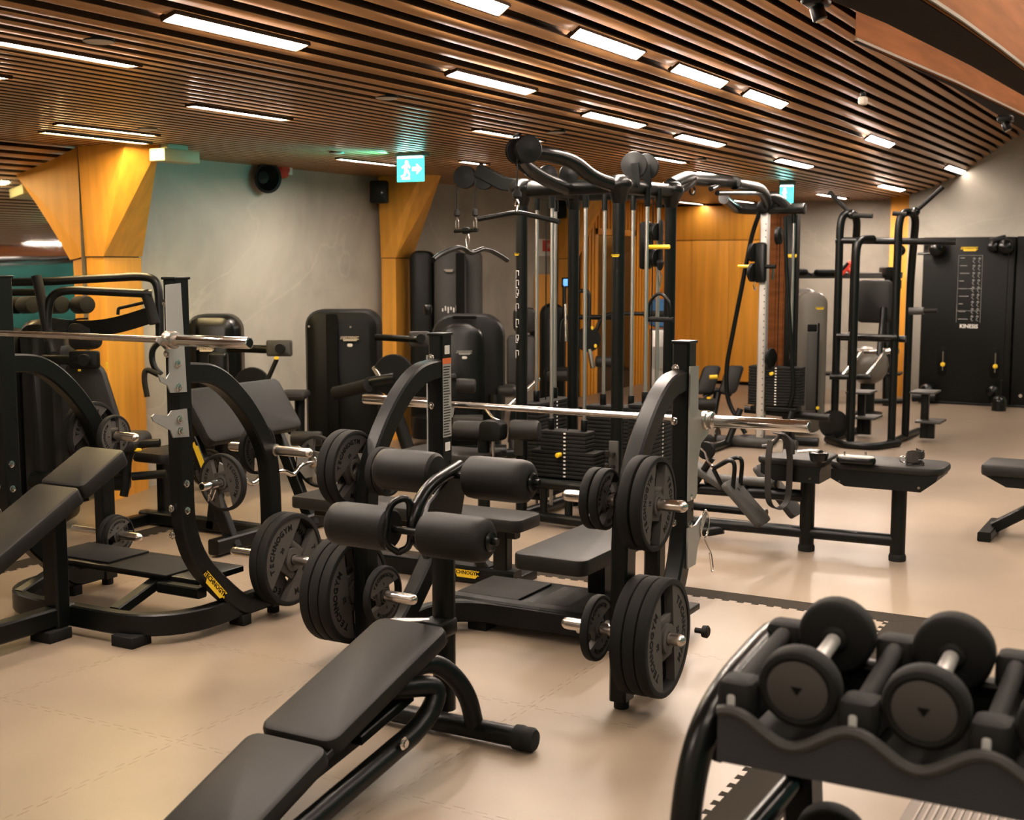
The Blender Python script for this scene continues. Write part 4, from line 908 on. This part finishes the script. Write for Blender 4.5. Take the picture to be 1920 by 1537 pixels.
# ================================================================ dumbbell rack and dumbbells
T('dumbbell_rack', 'black two tier dumbbell rack in the lower right foreground corner', 'rack', (-.4, 2.6, 0))
XS = [-.805, -.565, -.325, -.085, .155]
RX1 = .20
def wave(x):
    t = (x-XS[0])/(XS[1]-XS[0]); return .822-.052*(.5-.5*math.cos(2*PI*t))
m = M(); N = 70; top, bot = [], []
for k in range(N+1):
    x = -.83+(RX1+.83)*k/N; top.append(V((x, 2.335, wave(x)))); bot.append(V((x, 2.335, .715+.0*x)))
m.rings([[a, a+V((0, .02, 0)), b+V((0, .02, 0)), b] for a, b in zip(top, bot)]); P('front_lip', m, 'lip')
m = M(); m.tube([V((p.x, 2.338, p.z)) for p in top], .012, 8); P('lip_edge', m, 'grey')
P('tray', M().box((-.83, 2.35, .715), (RX1, 2.72, .735)), 'rubber'); P('rear_lip', M().box((-.83, 2.71, .72), (RX1, 2.735, .845)), 'metal')
P('rear_rail', M().tube([(-.83, 2.70, .835), (RX1, 2.70, .835)], .014, 8), 'metal')
P('side_tube', M().tube([(-.845, 2.74, .865), (-.848, 2.66, .86), (-.862, 2.43, .815), (-.89, 2.36, .70), (-.90, 2.33, .50), (-.90, 2.33, .02)], .032, 16, .12, 8), 'gloss')
P('rear_post', M().bar([(-.78, 2.86, .02), (-.80, 2.80, .74)], AX, .07, .10), 'metal'); P('side_beam', M().tube([(-.86, 2.42, .70), (-.80, 2.80, .72)], .025, 10), 'metal')
P('lower_side_tube', M().tube([(-.80, 2.80, .52), (-.86, 2.38, .44)], .026, 12), 'gloss'); P('lower_tray', M().box((-.82, 2.34, .28), (RX1, 2.75, .30)), 'metal'); P('lower_lip', M().box((-.82, 2.33, .28), (RX1, 2.345, .36)), 'grey')
P('floor_rail', M().box((-.93, 2.2, 0), (-.85, 2.95, .05)), 'metal')
for i, x in enumerate(XS):
    cr = P('cradle', M().slab((x, 2.545, .800), AX, AY, .045, .36, .07, R=.015, b=.01), 'rubber')
    P('cradle_stop', M().slab((x, 2.395, .832), AX, AY, .075, .085, .085, R=.02, b=.015), 'rubber', under=cr); P('cradle_stop', M().slab((x, 2.715, .872), AX, AY, .085, .075, .075, R=.02, b=.015), 'rubber', under=cr)
    P('cradle_tag', M().slab((x-.004, 2.3515, .825), AX, AZ, .016, .05, .002, R=.006, b=.0006), 'label', under=cr)
    P('cradle_bridge', M().tube([(x, 2.43, .855), (x, 2.68, .885)], .019, 10), 'rubber', under=cr)
def dumbbell(x, z0, z1, label, y0=2.405, y1=2.675, num=''):
    a, b = V((x, y0, z0)), V((x, y1, z1)); u = (b-a).normalized(); T('dumbbell', label, 'dumbbell', (a+b)/2, 'round rubber dumbbells on the rack')
    P('handle', M().lathe(a, u, [(.0165, 0), (.0165, .06), (.019, .115), (.0165, .17), (.0165, (b-a).length)], 16), 'alu')
    for p, s in ((a, -1), (b, 1)):
        h = P('head', M().lathe(p, u*s, [(.024, -.024), (.070, -.024), (.078, -.019), (.081, -.013), (.081, .018), (.077, .025), (.068, .028), (.063, .026), (.060, .024), (.0, .024)], 32), 'rubber')
        P('head_disc', M().lathe(p+u*(s*.024), u*s, [(.060, -.002), (.060, .003), (.057, .004), (.0, .004)], 28), 'rubberg', under=h)
        P('collar', M().lathe(p-u*(s*.026), -u*s, [(.028, -.004), (.027, .006), (.022, .010)], 16), 'rubber', under=h)
        c = p+u*(s*.0285); e = V((1, 0, 0)); f = u.cross(e)*(-s) if s > 0 else u.cross(e)
        f = AZ-u*AZ.dot(u); f.normalize()
        P('emblem', M().prism([c+e*.012+f*.008, c-e*.012+f*.008, c-f*.010], u*(s*.001)), 'ink', under=h)
dumbbell(-.685, .873, .905, 'left round rubber dumbbell on the upper tier, next to rack end')
dumbbell(-.445, .873, .905, 'second round rubber dumbbell on the upper tier, nearer the right')
dumbbell(-.205, .873, .905, 'round rubber dumbbell cut off by the right edge of the frame')
dumbbell(-.685, .415, .445, 'round rubber dumbbell on the lower tier, only its top showing')
T('ridged_mat', 'ridged grey mat on the floor beneath the dumbbell rack', 'mat', (-.3, 3.6, 0))
P('base', M().slab((-.26, 3.5, .004), AX, AY, 1.04, 1.5, .008, R=.05, b=.003), 'matbase')

me = mesh_of(M().box((-.004, -.72, 0), (.004, .72, .004), .002), 'ridge', 'matridge')
for k in range(40): share('ridge', me, (-.74+k*.0245, 3.5, .008))
# bench at the right edge of the picture
T('side_bench', 'black bench with slanted leg cut off by the right edge', 'weight bench', (-.9, 8.4, 0))
P('bench_pad', M().slab((-.70, 8.35, .43), AX, AY, 1.10, .36, .07, R=.04, b=.016), 'pad')
P('pan', M().prism([V((x, 8.20, z)) for x, z in ((-1.23, .395), (-.2, .395), (-.2, .33), (-1.10, .33))], (0, .30, 0)), 'shell')
P('leg', M().bar([(-.70, 8.35, .36), (-1.18, 8.35, .05)], AY, .09, .07), 'metal')
P('foot', M().bar([(-1.20, 8.10, .03), (-1.20, 8.60, .03)], AZ, .06, .08), 'metal')
P('leg', M().bar([(-.20, 8.35, .02), (-.20, 8.35, .36)], AY, .09, .07), 'metal')
# ================================================================ machines along the walls
UR = RT.copy(); UN = UR.cross(AZ)*-1     # across the view and away from it; these machines stand at an angle to the walls
UN = V((-math.sin(PH), math.cos(PH), 0))
def pxbox(x0, x1, ytop, d, zbot=.0):
    a, b = D_(x0, ytop, d), D_(x1, ytop, d); c = (a+b)/2; w = (b-a).length
    return c, w, c.z
def shell(name, x0, x1, ytop, d, depth, mt='shell', zbot=.03, R=.12, b=.05, label=None, off=0):
    c, w, zt_ = pxbox(x0, x1, ytop, d); c = c+UN*(depth/2+off); c.z = (zt_+zbot)/2
    return P(name, M().slab(c, UR, AZ, w, zt_-zbot, depth, R=min(R, w*.45), b=b, n=6), mt, label=label)
def groove(x0, x1, y0, y1, d, mt='ink', name='groove', th=.006):
    a, b = D_(x0, y0, d), D_(x1, y1, d); c = (a+b)/2
    return P(name, M().slab(c, UR, AZ, (b-a).dot(UR), abs(a.z-b.z), th, R=.01, b=.001, n=2), mt)
def tb(name, pts, r, mt='metal', fil=.05, n=10): return P(name, M().tube([D_(*p) for p in pts], r, n, fil), mt)
def padpx(name, x0, x1, y0, y1, d, th=.07, mt='pad', R=.04, tilt=0):
    a, b = D_(x0, y0, d), D_(x1, y1, d); c = (a+b)/2; u = (AZ+UN*tilt).normalized()
    return P(name, M().slab(c, UR, u, (b-a).dot(UR), abs(a.z-b.z), th, R=R, b=th*.3), mt)
def disc(name, x, y, r, d, ax=None, w=.04, mt='shell'):
    return P(name, M().lathe(D_(x, y, d)-(ax or -UN)*(w/2), ax or -UN, [(.004, 0), (r*.96, 0), (r, .005), (r, w-.005), (r*.96, w), (.004, w)], 26), mt)
def rollpx(name, x0, y0, x1, y1, r, d0, d1, mt='padd'):
    a, b = D_(x0, y0, d0), D_(x1, y1, d1); L = (b-a).length
    return P(name, M().lathe(a, b-a, [(r*.5, 0), (r*.92, .005), (r, .02), (r, L-.02), (r*.92, L-.005), (r*.5, L)], 18), mt)
def floor_at(d, x): p = D_(x, 800, d); return V((p.x, p.y, 0))
# twin panel tower in front of the second column
T('leg_machine', 'black twin panel weight tower with white badge, standing left of second oak column', 'gym machine', floor_at(10, 640))
shell('shell', 569, 710, 581, 10, .34, 'shell', R=.13, b=.07)
groove(613, 634, 588, 830, 9.985, 'ink', 'center_groove')
badge(D_(655, 635, 9.97), UR, AZ, .15, 'cream'); groove(651, 661, 644, 650, 9.97, 'white', 'tag')
m = M()
for x, y in ((579, 612), (657, 613)): m.cyl(D_(x, y, 9.97), D_(x, y, 9.99), .009, 8)
P('screw', m, 'chrome')
tb('pad_bar', [(705, 632, 9.9), (742, 634, 9.8), (790, 637, 9.7)], .026); padpx('arm_pad', 767, 806, 621, 649, 9.75, .05, 'grey', R=.015); disc('pad_knob', 789, 634, .035, 9.66, w=.03)
tb('lower_arm', [(628, 737, 9.5), (660, 730, 9.4), (690, 722, 9.3)], .05, 'rubber', .1); rollpx('arm_roller', 687, 717, 740, 707, .035, 9.35, 9.3, 'metal')
disc('cam_disc', 738, 703, .155, 9.5, w=.05); tb('link', [(702, 690, 9.5), (716, 712, 9.4)], .022, 'steel'); tb('strut', [(745, 780, 9.4), (765, 840, 9.4)], .05, 'shell')
padpx('seat_pad', 525, 578, 733, 748, 9.6, .30, 'pad', R=.03); tb('seat_post', [(562, 748, 9.7), (562, 830, 9.7)], .04)
rollpx('shin_roller', 545, 822, 604, 822, .052, 9.0, 9.0); tb('roller_link', [(545, 810, 9.0), (528, 790, 9.1)], .02)
groove(547, 553, 772, 778, 9.4, 'yellow', 'yellow_pin')
tb('base', [(560, 860, 9.8), (760, 862, 9.6)], .05)
# arched shroud machine
T('arched_machine', 'black machine with large arched shroud, directly left of the multi gym column', 'gym machine', floor_at(9.8, 875))
shell('shroud', 808, 947, 590, 9.8, .30, 'shell', R=.17, b=.05, zbot=.35); shell('inner_shell', 822, 908, 606, 9.7, .10, 'gloss', R=.13, b=.045, zbot=.2, off=-.06)
groove(848, 894, 592, 598, 9.76, 'ink', 'hand_slot'); badge(D_(870, 661, 9.53), UR, AZ, .12, 'label'); groove(866, 876, 668, 673, 9.54, 'white', 'tag')
tb('stem', [(930, 740, 9.7), (925, 840, 9.7)], .06, 'metal'); rollpx('thigh_roller', 855, 722, 892, 724, .052, 9.3, 9.3); tb('roller_arm', [(800, 715, 9.3), (855, 707, 9.3)], .03, 'metal')
padpx('seat_pad', 932, 968, 722, 741, 9.9, .3, 'pad', R=.03); groove(850, 905, 780, 790, 9.6, 'grey', 'tray', .2)
tb('lever', [(905, 760, 9.2), (925, 785, 9.1), (945, 792, 9.0)], .012, 'steel', .02)
tb('base', [(800, 850, 9.6), (950, 845, 9.6)], .05)
# tall tower
T('tall_tower', 'tallest black weight tower against the concrete wall, behind the hanging curved bar', 'gym machine', floor_at(12, 836))
shell('shell', 767, 812, 470, 12.1, .40, 'shell', R=.08, b=.04); shell('center_panel', 813, 874, 467, 12.0, .42, 'grey', R=.14, b=.03, off=-.03); shell('right_panel', 868, 903, 468, 12.1, .38, 'grey', R=.10, b=.04)
groove(855, 871, 474, 640, 11.94, 'ink', 'channel'); badge(D_(841, 507, 11.95), UR, AZ, .09, 'cream')
m = M()
for k in range(7):
    p = D_(830+k*5.2, 581-(k % 2)*3, 11.955); m.slab(p, UR, AZ, .012, .03+.014*(k % 3), .002, R=.003, b=.0005, n=1)
P('pictograms', m, 'white')
padpx('knob_box', 795, 810, 570, 590, 11.8, .08, 'gloss', R=.02); disc('foot_pod', 805, 800, .16, 11.9, w=.2, ax=AZ)
T('seated_machine', 'black seated machine with reclined backrest, half hidden by the front left gym column', 'gym machine', floor_at(11.2, 975))
padpx('headrest', 962, 1005, 576, 624, 11.2, .12, 'pad', R=.06); padpx('backrest', 950, 1002, 627, 726, 11.2, .10, 'pad', R=.05, tilt=.3); padpx('seat_pad', 930, 985, 724, 742, 10.9, .35, 'pad', R=.04)
tb('frame', [(1000, 590, 11.4), (1002, 660, 11.4), (965, 770, 11.3), (960, 830, 11.3)], .04); tb('base', [(940, 852, 11.1), (990, 850, 11.3)], .05); tb('leg', [(962, 800, 11.3), (962, 852, 11.2)], .04); tb('foot_frame', [(1010, 710, 10.9), (965, 750, 10.7), (940, 775, 10.6)], .02, 'steel')
# tower behind the preacher bench
T('arm_machine', 'black machine with glossy rounded top and square arm pad, behind the preacher bench', 'gym machine', floor_at(9.3, 395))
shell('shell', 343, 443, 590, 9.3, .34, 'gloss', R=.12, b=.08); groove(360, 368, 600, 720, 9.28, 'ink'); badge(D_(385, 655, 9.27), UR, AZ, .13, 'cream')
tb('pad_bar', [(430, 652, 9.2), (500, 655, 9.1), (530, 653, 9.0)], .03); padpx('arm_pad', 500, 548, 637, 668, 9.0, .05, 'grey', R=.015); disc('pad_knob', 525, 653, .035, 8.95, w=.04)
tb('lever', [(500, 716, 9.0), (519, 673, 9.0)], .017); groove(514, 523, 668, 674, 8.97, 'yellow', 'lever_tip'); disc('cam_disc', 473, 722, .13, 9.2, w=.05)
tb('curved_grip', [(300, 640, 8.8), (284, 655, 8.8), (286, 685, 8.8), (302, 702, 8.8)], .022, 'metal', .08); tb('hang_grip', [(298, 703, 8.7), (272, 690, 8.7), (270, 712, 8.7), (276, 744, 8.7)], .019, 'rubber', .05)
padpx('upright', 395, 428, 660, 830, 9.1, .12, 'metal', R=.02); tb('base', [(330, 880, 9.0), (440, 880, 9.0)], .05)
# chest press at the far left, before the mirror
T('chest_press', 'large black chest press with long bent tubes, before the mirror at the left edge', 'gym machine', floor_at(7.9, 110))
d = 7.7
shell('shell', 24, 98, 600, 7.9, .38, 'gloss', R=.14, b=.09); shell('side_shell', -70, 30, 618, 7.9, .34, 'shell', R=.12, b=.06); shell('lower_shell', 66, 112, 640, 8.0, .30, 'shell', R=.1, b=.05)
tb('upper_tube', [(-60, 530, d), (80, 528, d), (262, 518, d+.1), (290, 522, d+.1), (298, 545, d+.1), (300, 640, d+.1)], .026, 'metal', .06)
tb('upper_tube', [(-60, 548, d+.3), (80, 548, d+.3)], .024)
tb('inner_tube', [(98, 660, d-.1), (88, 620, d-.1), (90, 575, d-.1), (98, 552, d-.1), (125, 543, d-.1), (285, 551, d)], .026, 'metal', .10)
tb('grip_tube', [(68, 517, d-.1), (78, 560, d-.1), (92, 640, d-.1)], .030, 'rubber', 0); tb('grip_tube', [(272, 545, d), (282, 575, d), (290, 607, d)], .032, 'rubber', 0)
P('curved_band', M().bar([D_(*p) for p in ((95, 610, d+.2), (150, 618, d+.15), (215, 612, d+.1), (290, 588, d+.05))], UN, .02, .10, .2, 6), 'gloss')
tb('small_lever', [(275, 566, d), (222, 578, d), (221, 590, d)], .010, 'metal', .01)
padpx('headrest', 131, 189, 602, 655, 7.9, .14, 'pad', R=.05); tb('head_handle', [(134, 606, 7.8), (140, 598, 7.8), (165, 597, 7.8)], .006)
P('backrest', M().slab(D_(182, 765, 7.85), UR, (AZ-UR*.28), .24, .60, .10, R=.08, b=.03), 'pad'); groove(198, 202, 678, 692, 7.75, 'yellow', 'yellow_mark')
padpx('arm_plate', 130, 187, 657, 691, 7.7, .04, 'metal', R=.015); disc('plate_knob', 158, 675, .036, 7.66, w=.04); tb('arm_bar', [(80, 674, 7.75), (150, 675, 7.7)], .03); groove(146, 152, 692, 696, 7.68, 'yellow', 'yellow_clip')
padpx('seat_pad', 190, 272, 812, 842, 7.9, .40, 'pad', R=.05); tb('seat_post', [(225, 840, 8.0), (225, 900, 8.0)], .05)
tb('foot_loop', [(300, 830, 7.8), (262, 832, 7.8), (240, 850, 7.8), (237, 905, 7.8), (232, 930, 7.8)], .026, 'metal', .10); tb('foot_bar', [(248, 893, 7.8), (312, 888, 7.8)], .026, 'metal'); groove(250, 266, 840, 846, 7.75, 'yellow', 'yellow_strip')
for x, dd in ((165, 8.3), (118, 8.35), (64, 8.4)): rollpx('roller', x, 571, x-22, 572, .058, dd, dd+.12, 'rubber')
tb('base', [(60, 900, 8.0), (240, 905, 7.9)], .05)
# machine behind the multi gym with its lit screen
T('screen_machine', 'black rounded machine with small lit screen seen through the multi gym', 'gym machine', floor_at(13.2, 1045))
shell('shell', 1013, 1062, 570, 13.2, .4, 'shell', R=.14, b=.07); tb('screen_post', [(1058, 600, 13.0), (1058, 530, 13.0)], .02); padpx('screen_case', 1053, 1070, 520, 539, 13.0, .03, 'ink', R=.01); groove(1056, 1069, 523, 536, 12.97, 'screen', 'display')
tb('handle_loop', [(1085, 545, 12.9), (1104, 545, 12.9), (1105, 565, 12.9), (1104, 620, 12.9)], .022, 'metal', .05); tb('press_bar', [(1050, 640, 12.9), (1052, 600, 12.9), (1065, 594, 12.9), (1150, 595, 12.9)], .025, 'metal', .08)
tb('press_bar', [(1110, 640, 12.8), (1128, 594, 12.8), (1150, 587, 12.8), (1235, 589, 12.8)], .02, 'metal', .06); rollpx('bar_grip', 1206, 589, 1245, 589, .035, 12.8, 12.8, 'rubber')
disc('cam_disc', 1103, 636, .125, 12.8, w=.06); groove(1108, 1113, 611, 618, 12.75, 'yellow', 'yellow_cap'); groove(1114, 1119, 645, 652, 12.75, 'yellow', 'yellow_cap')
tb('leg_link', [(1105, 655, 12.8), (1112, 690, 12.8)], .025, 'steel'); rollpx('leg_roller', 1116, 677, 1148, 679, .055, 12.7, 12.7)
padpx('seat_pad', 1020, 1085, 690, 712, 12.9, .4, 'pad', R=.05); tb('base', [(1010, 770, 13), (1110, 772, 13)], .05); tb('screen_stem', [(1060, 570, 12.8), (1061, 640, 12.8)], .015, 'steel')
# water cooler
T('water_cooler', 'grey water cooler with blue bottle beside the slatted wood wall', 'water cooler', floor_at(14.6, 1238))
shell('body', 1221, 1256, 618, 14.6, .28, 'alu', R=.03, b=.02, zbot=0); groove(1224, 1252, 650, 690, 14.59, 'label', 'tap_recess')
MT['bottle'] = mat('blue water bottle', (.10, .28, .62), .12)
c = D_(1239, 615, 14.7)+UN*.10
P('bottle', M().lathe(c, AZ, [(.05, 0), (.12, .03), (.13, .06), (.13, .13), (.125, .14), (.13, .15), (.13, .30), (.10, .33), (.02, .335)], 18), 'bottle')
# padded hyperextension bench
T('extension_bench', 'small black bench with two angled pads and yellow handle before the oak panels', 'weight bench', floor_at(13.4, 1345))
for x in (1328, 1371):
    P('thigh_pad', M().slab(D_(x, 712, 13.4), UR, (AZ+UR*.35+UN*.3), .19, .32, .08, R=.05, b=.03), 'pad')
rollpx('ankle_roller', 1296, 757, 1341, 758, .065, 13.1, 13.1); tb('yellow_handle', [(1330, 707, 13.2), (1345, 706, 13.2)], .022, 'yellow'); tb('frame', [(1320, 745, 13.4), (1340, 730, 13.4), (1372, 738, 13.4)], .03); tb('frame', [(1345, 738, 13.4), (1333, 800, 13.2)], .04)
tb('base', [(1270, 805, 13.2), (1400, 800, 13.2)], .04); groove(1325, 1333, 744, 748, 13.05, 'yellow', 'yellow_pin'); P('foot_box', M().slab(D_(1322, 828, 12.2), UR, AZ, .16, .12, .2, R=.02, b=.01), 'rubber')
# grey shelled machine
T('grey_machine', 'grey shelled weight machine with yellow badge, beside the far cable column', 'gym machine', floor_at(12.4, 1525))
shell('rear_shell', 1484, 1534, 540, 12.6, .25, 'shellg', R=.10, b=.05); shell('front_shell', 1494, 1554, 547, 12.4, .22, 'shellg', R=.12, b=.05, off=-.02)
groove(1531, 1535, 605, 775, 12.36, 'ink', 'slot'); groove(1514, 1532, 608, 622, 12.36, 'ink', 'window'); badge(D_(1537, 578, 12.36), UR, AZ, .09); groove(1512, 1532, 622, 770, 12.37, 'grey', 'cover'); groove(1530, 1536, 762, 768, 12.35, 'yellow', 'selector_knob')
# shelf and what lies on it
T('wall_shelf', 'dark metal shelf on posts along the far concrete wall', 'shelf', floor_at(15.5, 1590))
a, b = D_(1478, 516, 15.7), D_(1690, 516, 15.2)
P('shelf_board', M().bar([a, b], AZ, .07, .35), 'grey'); P('end_block', M().slab(D_(1668, 510, 15.1), UR, AZ, .17, .12, .3, R=.02, b=.01), 'metal')
tb('post', [(1667, 520, 15.2), (1663, 762, 15.2)], .055); tb('post', [(1482, 520, 15.6), (1482, 762, 15.6)], .05); P('lower_board', M().bar([D_(1478, 700, 15.7), D_(1690, 700, 15.2)], AZ, .03, .3), 'metal')
P('back_bar', M().bar([D_(1600, 534, 15.3), D_(1690, 533, 15.2)], AZ, .10, .04), 'metal')
m = M()
for y in (553, 560, 588): m.slab(D_(1665, y, 15.08), UR, AZ, .10, .012, .01, R=.003, b=.001, n=1)
P('post_band', m, 'label')
tb('post_foot', [(1635, 752, 14.6), (1700, 752, 14.6)], .03)
o = D_(1588, 508, 15.2)
T('red_handle_tool', 'red plastic T shaped tool leaning on the dark wall shelf', 'tool', o)
tb('stem', [(1597, 513, 15.2), (1588, 503, 15.2)], .022, 'red'); tb('head', [(1577, 513, 15.2), (1584, 505, 15.2), (1596, 491, 15.2)], .035, 'red'); tb('grip', [(1579, 505, 15.15), (1590, 493, 15.15)], .018, 'ink')
for k, (x, y, w_, lab) in enumerate(((1502, 510, .10, 'black strap bundle at the left end of the dark wall shelf'), (1548, 511, .17, 'black strap bundle in the middle of the dark wall shelf'))):
    o = D_(x, y, 15.35); T('strap_bundle', lab, 'strap')
    P('bundle', M().slab(o, UR, UN, w_*1.6, .16, .08, R=.05, b=.035), 'ink'); P('loose_end', M().tube([o+UR*(w_*.7), o+UR*(w_*1.0)-AZ*.02, o+UR*(w_*1.3)-AZ*.03], .014, 6, .02), 'ink')
T('round_bolster', 'grey round exercise ball on the floor behind the dip tower', 'exercise ball', D_(1628, 684, 14.2))
P('ball', M().ball(D_(1628, 684, 14.2), .22, 24), 'shellg'); P('ball_stand', M().lathe(V((D_(1628, 684, 14.2).x, D_(1628, 684, 14.2).y, 0)), AZ, [(.17, 0), (.17, .03), (.08, .05), (.08, D_(1628, 684, 14.2).z-.20), (.12, D_(1628, 684, 14.2).z-.17)], 18), 'metal')
# ================================================================ signs and fittings
def exit_sign(c, w, h, label, arrow=True):
    t = T('exit_sign', label, 'exit sign', c); c = V(c)
    P('housing', M().box(c+V((-w*.55, -.02, h*.52)), c+V((w*.55, .06, h*.80)), .006), 'exitb')
    P('panel', M().box(c+V((-w/2, -.005, -h/2)), c+V((w/2, .005, h/2)), .003), 'exitg')
    f = lambda x, z: c+V((x*w, -.0065, z*h)); m = M()
    pr = lambda pts: m.prism([f(*p) for p in pts], (0, -.0015, 0))
    pr([(-.47, .44), (.47, .44), (.47, .50), (-.47, .50)])
    pr([(-.34, -.42), (-.06, -.42), (-.06, .34), (-.34, .34)]) if 0 else None
    pr([(-.30, -.40), (-.02, -.40), (-.02, -.33), (-.30, -.33)])
    for a, b in ((( -.33, .10), (-.25, .34)), ): pass
    m.cyl(f(-.13, .27), f(-.13, .27)-AY*.0015, h*.075, 10)
    for pts in ([(-.22, .17), (-.10, .19), (-.12, -.06), (-.20, -.06)], [(-.10, .19), (-.03, .04), (-.00, .08), (-.07, .22)], [(-.22, .17), (-.31, .08), (-.29, .04), (-.19, .12)], [(-.13, -.06), (-.05, -.22), (-.09, -.33), (-.06, -.34), (-.01, -.21), (-.09, -.02)], [(-.20, -.06), (-.23, -.22), (-.34, -.26), (-.33, -.31), (-.19, -.26), (-.14, -.08)]): pr(pts)
    if arrow: pr([(.08, .07), (.24, .07), (.24, .20), (.42, 0), (.24, -.20), (.24, -.07), (.08, -.07)])
    P('pictogram', m, 'exitw')
    return c
p = Z_(770, 318, 2.36); ex = Y_(770, 317, 7.95)
exit_sign(ex, .235, .18, 'near green exit sign with running figure and arrow below the slatted ceiling')
ex2 = D_(1475, 364, 12.6); exit_sign(ex2, .135, .17, 'far green exit sign above the dip tower and cable column', False)
def lamp(name, loc, col, e, size, target, parent):
    l = bpy.data.lights.new(name, 'AREA'); l.shape = 'RECTANGLE'; l.size, l.size_y = size; l.energy = e; l.color = col
    o = bpy.data.objects.new(name, l); COL.objects.link(o); o.parent = parent; o.location = V(loc)-V(parent.location)
    o.rotation_euler = (V(target)-V(loc)).to_track_quat('-Z', 'Y').to_euler()
sg_ = bpy.data.objects['exit_sign']
lamp('sign_lamp', ex+V((-.16, -.06, .03)), (.10, .85, .75), 4.5, (.03, .14), ex+V((-1.9, -1.0, .15)), sg_)
T('alarm_bell', 'red alarm bell under the ceiling beside the round black wall horn', 'alarm', X_(524, 318, WX))
c = X_(524, 318, WX); P('bell', M().lathe(c, AX, [(.075, 0), (.075, .05), (.06, .08), (.02, .09)], 18), 'red'); P('bell_label', M().slab(c+AX*.085+AY*.04, AY, AZ, .05, .09, .004, R=.005, b=.001, n=1), 'white')
c = X_(487, 332, WX); T('wall_horn', 'round black horn speaker high on the concrete wall', 'speaker', c)
ax = V((1, -.35, -.1)).normalized(); P('horn', M().lathe(c, ax, [(.03, 0), (.05, .03), (.10, .10), (.128, .13), (.126, .138), (.105, .128), (.098, .11), (.05, .06), (.0, .055)], 28), 'shell'); P('bracket', M().box(c+V((0, -.02, .05)), c+V((.05, .02, .12))), 'metal')
c = D_(711, 360, 11.8); T('wall_speaker', 'black box speaker beside the second oak column', 'speaker', c)
P('cabinet', M().slab(c, UR, AZ, .165, .205, .13, R=.02, b=.015), 'shell'); P('bracket', M().tube([c+UN*.06, c+UN*.14+V((-.05, 0, .02))], .015, 8), 'metal'); disc('badge_dot', 716, 361, .008, 11.72, w=.004, mt='white')
c = D_(1053, 389, 15.2); T('wall_speaker', 'black box speaker by the third column, seen through the multi gym', 'speaker', c)
P('cabinet', M().slab(c, UR, AZ, .12, .26, .13, R=.02, b=.015), 'shell'); P('bracket', M().tube([c+UN*.06, c+UN*.16], .015, 8), 'metal')
c = X_(1021, 464, WX); T('fire_sign', 'small red and white fire sign on the concrete wall behind the gym', 'sign', c)
P('plate', M().slab(c+AX*.006, AY, AZ, .33, .20, .008, R=.008, b=.002), 'white'); P('red_field', M().slab(c+AX*.011+AY*.04+AZ*.02, AY, AZ, .22, .13, .003, R=.004, b=.001), 'red')
m = M(); text(m, 'H', c+AX*.014+AY*.08+AZ*.02, AY, AZ, .09); P('lettering', m, 'white')
c = D_(328, 293, 8.75); T('ceiling_box', 'pale olive box fixed under the ceiling beside the first column', 'box', c)
P('box', M().slab(c, AY, AZ, .34, .085, .14, R=.008, b=.006), 'box'); P('box_mount', M().box(c+V((-.03, -.10, .04)), c+V((.03, .10, .09))), 'box')
for (x, y), lab in (((185, 74), 'pale ceiling disc above the left strip light'), ((725, 181), 'pale ceiling disc near the teal reflection of the exit sign'), ((1043, 246), 'pale ceiling disc right of the highest gym pulley'), ((277, 240), 'small pale ceiling disc between the lights over the first column'), ((632, 285), 'small dark ceiling disc left of the near exit sign'), ((1311, 298), 'small pale ceiling disc above the crossover beam')):
    p = on_ceiling(x, y); p.z -= .004; T('ceiling_disc', lab, 'detector', p, 'ceiling discs')
    P('disc', M().lathe(p, -AZ, [(.03, -.02), (.055, 0), (.055, .005), (.048, .008), (.0, .009)], 20), 'cream'); P('rim', M().lathe(p, -AZ, [(.056, -.02), (.058, .0), (.056, .004)], 20), 'metal')
p = D_(1618, 189, 8.0); T('dome_sensor', 'small dark sensor clipped to slats right of the sloping light row', 'sensor', p)
P('body', M().slab(p, AX, AY, .05, .07, .05, R=.015, b=.012), 'cream'); P('clip', M().slab(p+AZ*.04, AX, AY, .03, .05, .03, R=.01, b=.006), 'metal')
for (x, y, dd), lab in (((1530, 10, 5.2), 'black security camera at the top edge beside the big beam'), ((1885, 228, 9.0), 'black security camera on slats by the far end of the beams')):
    p = D_(x, y, dd); T('security_cam', lab, 'security camera', p)  # small black security cameras, unlit
    P('body', M().slab(p+AZ*.02, AX, AY, .10, .13, .045, R=.02, b=.012), 'metal'); P('head', M().cyl(p-AZ*.005, p-AZ*.06+AX*.02, .03, 14, .004), 'metal'); P('lens', M().cyl(p-AZ*.0605+AX*.02, p-AZ*.063+AX*.021, .02, 12), 'cream')
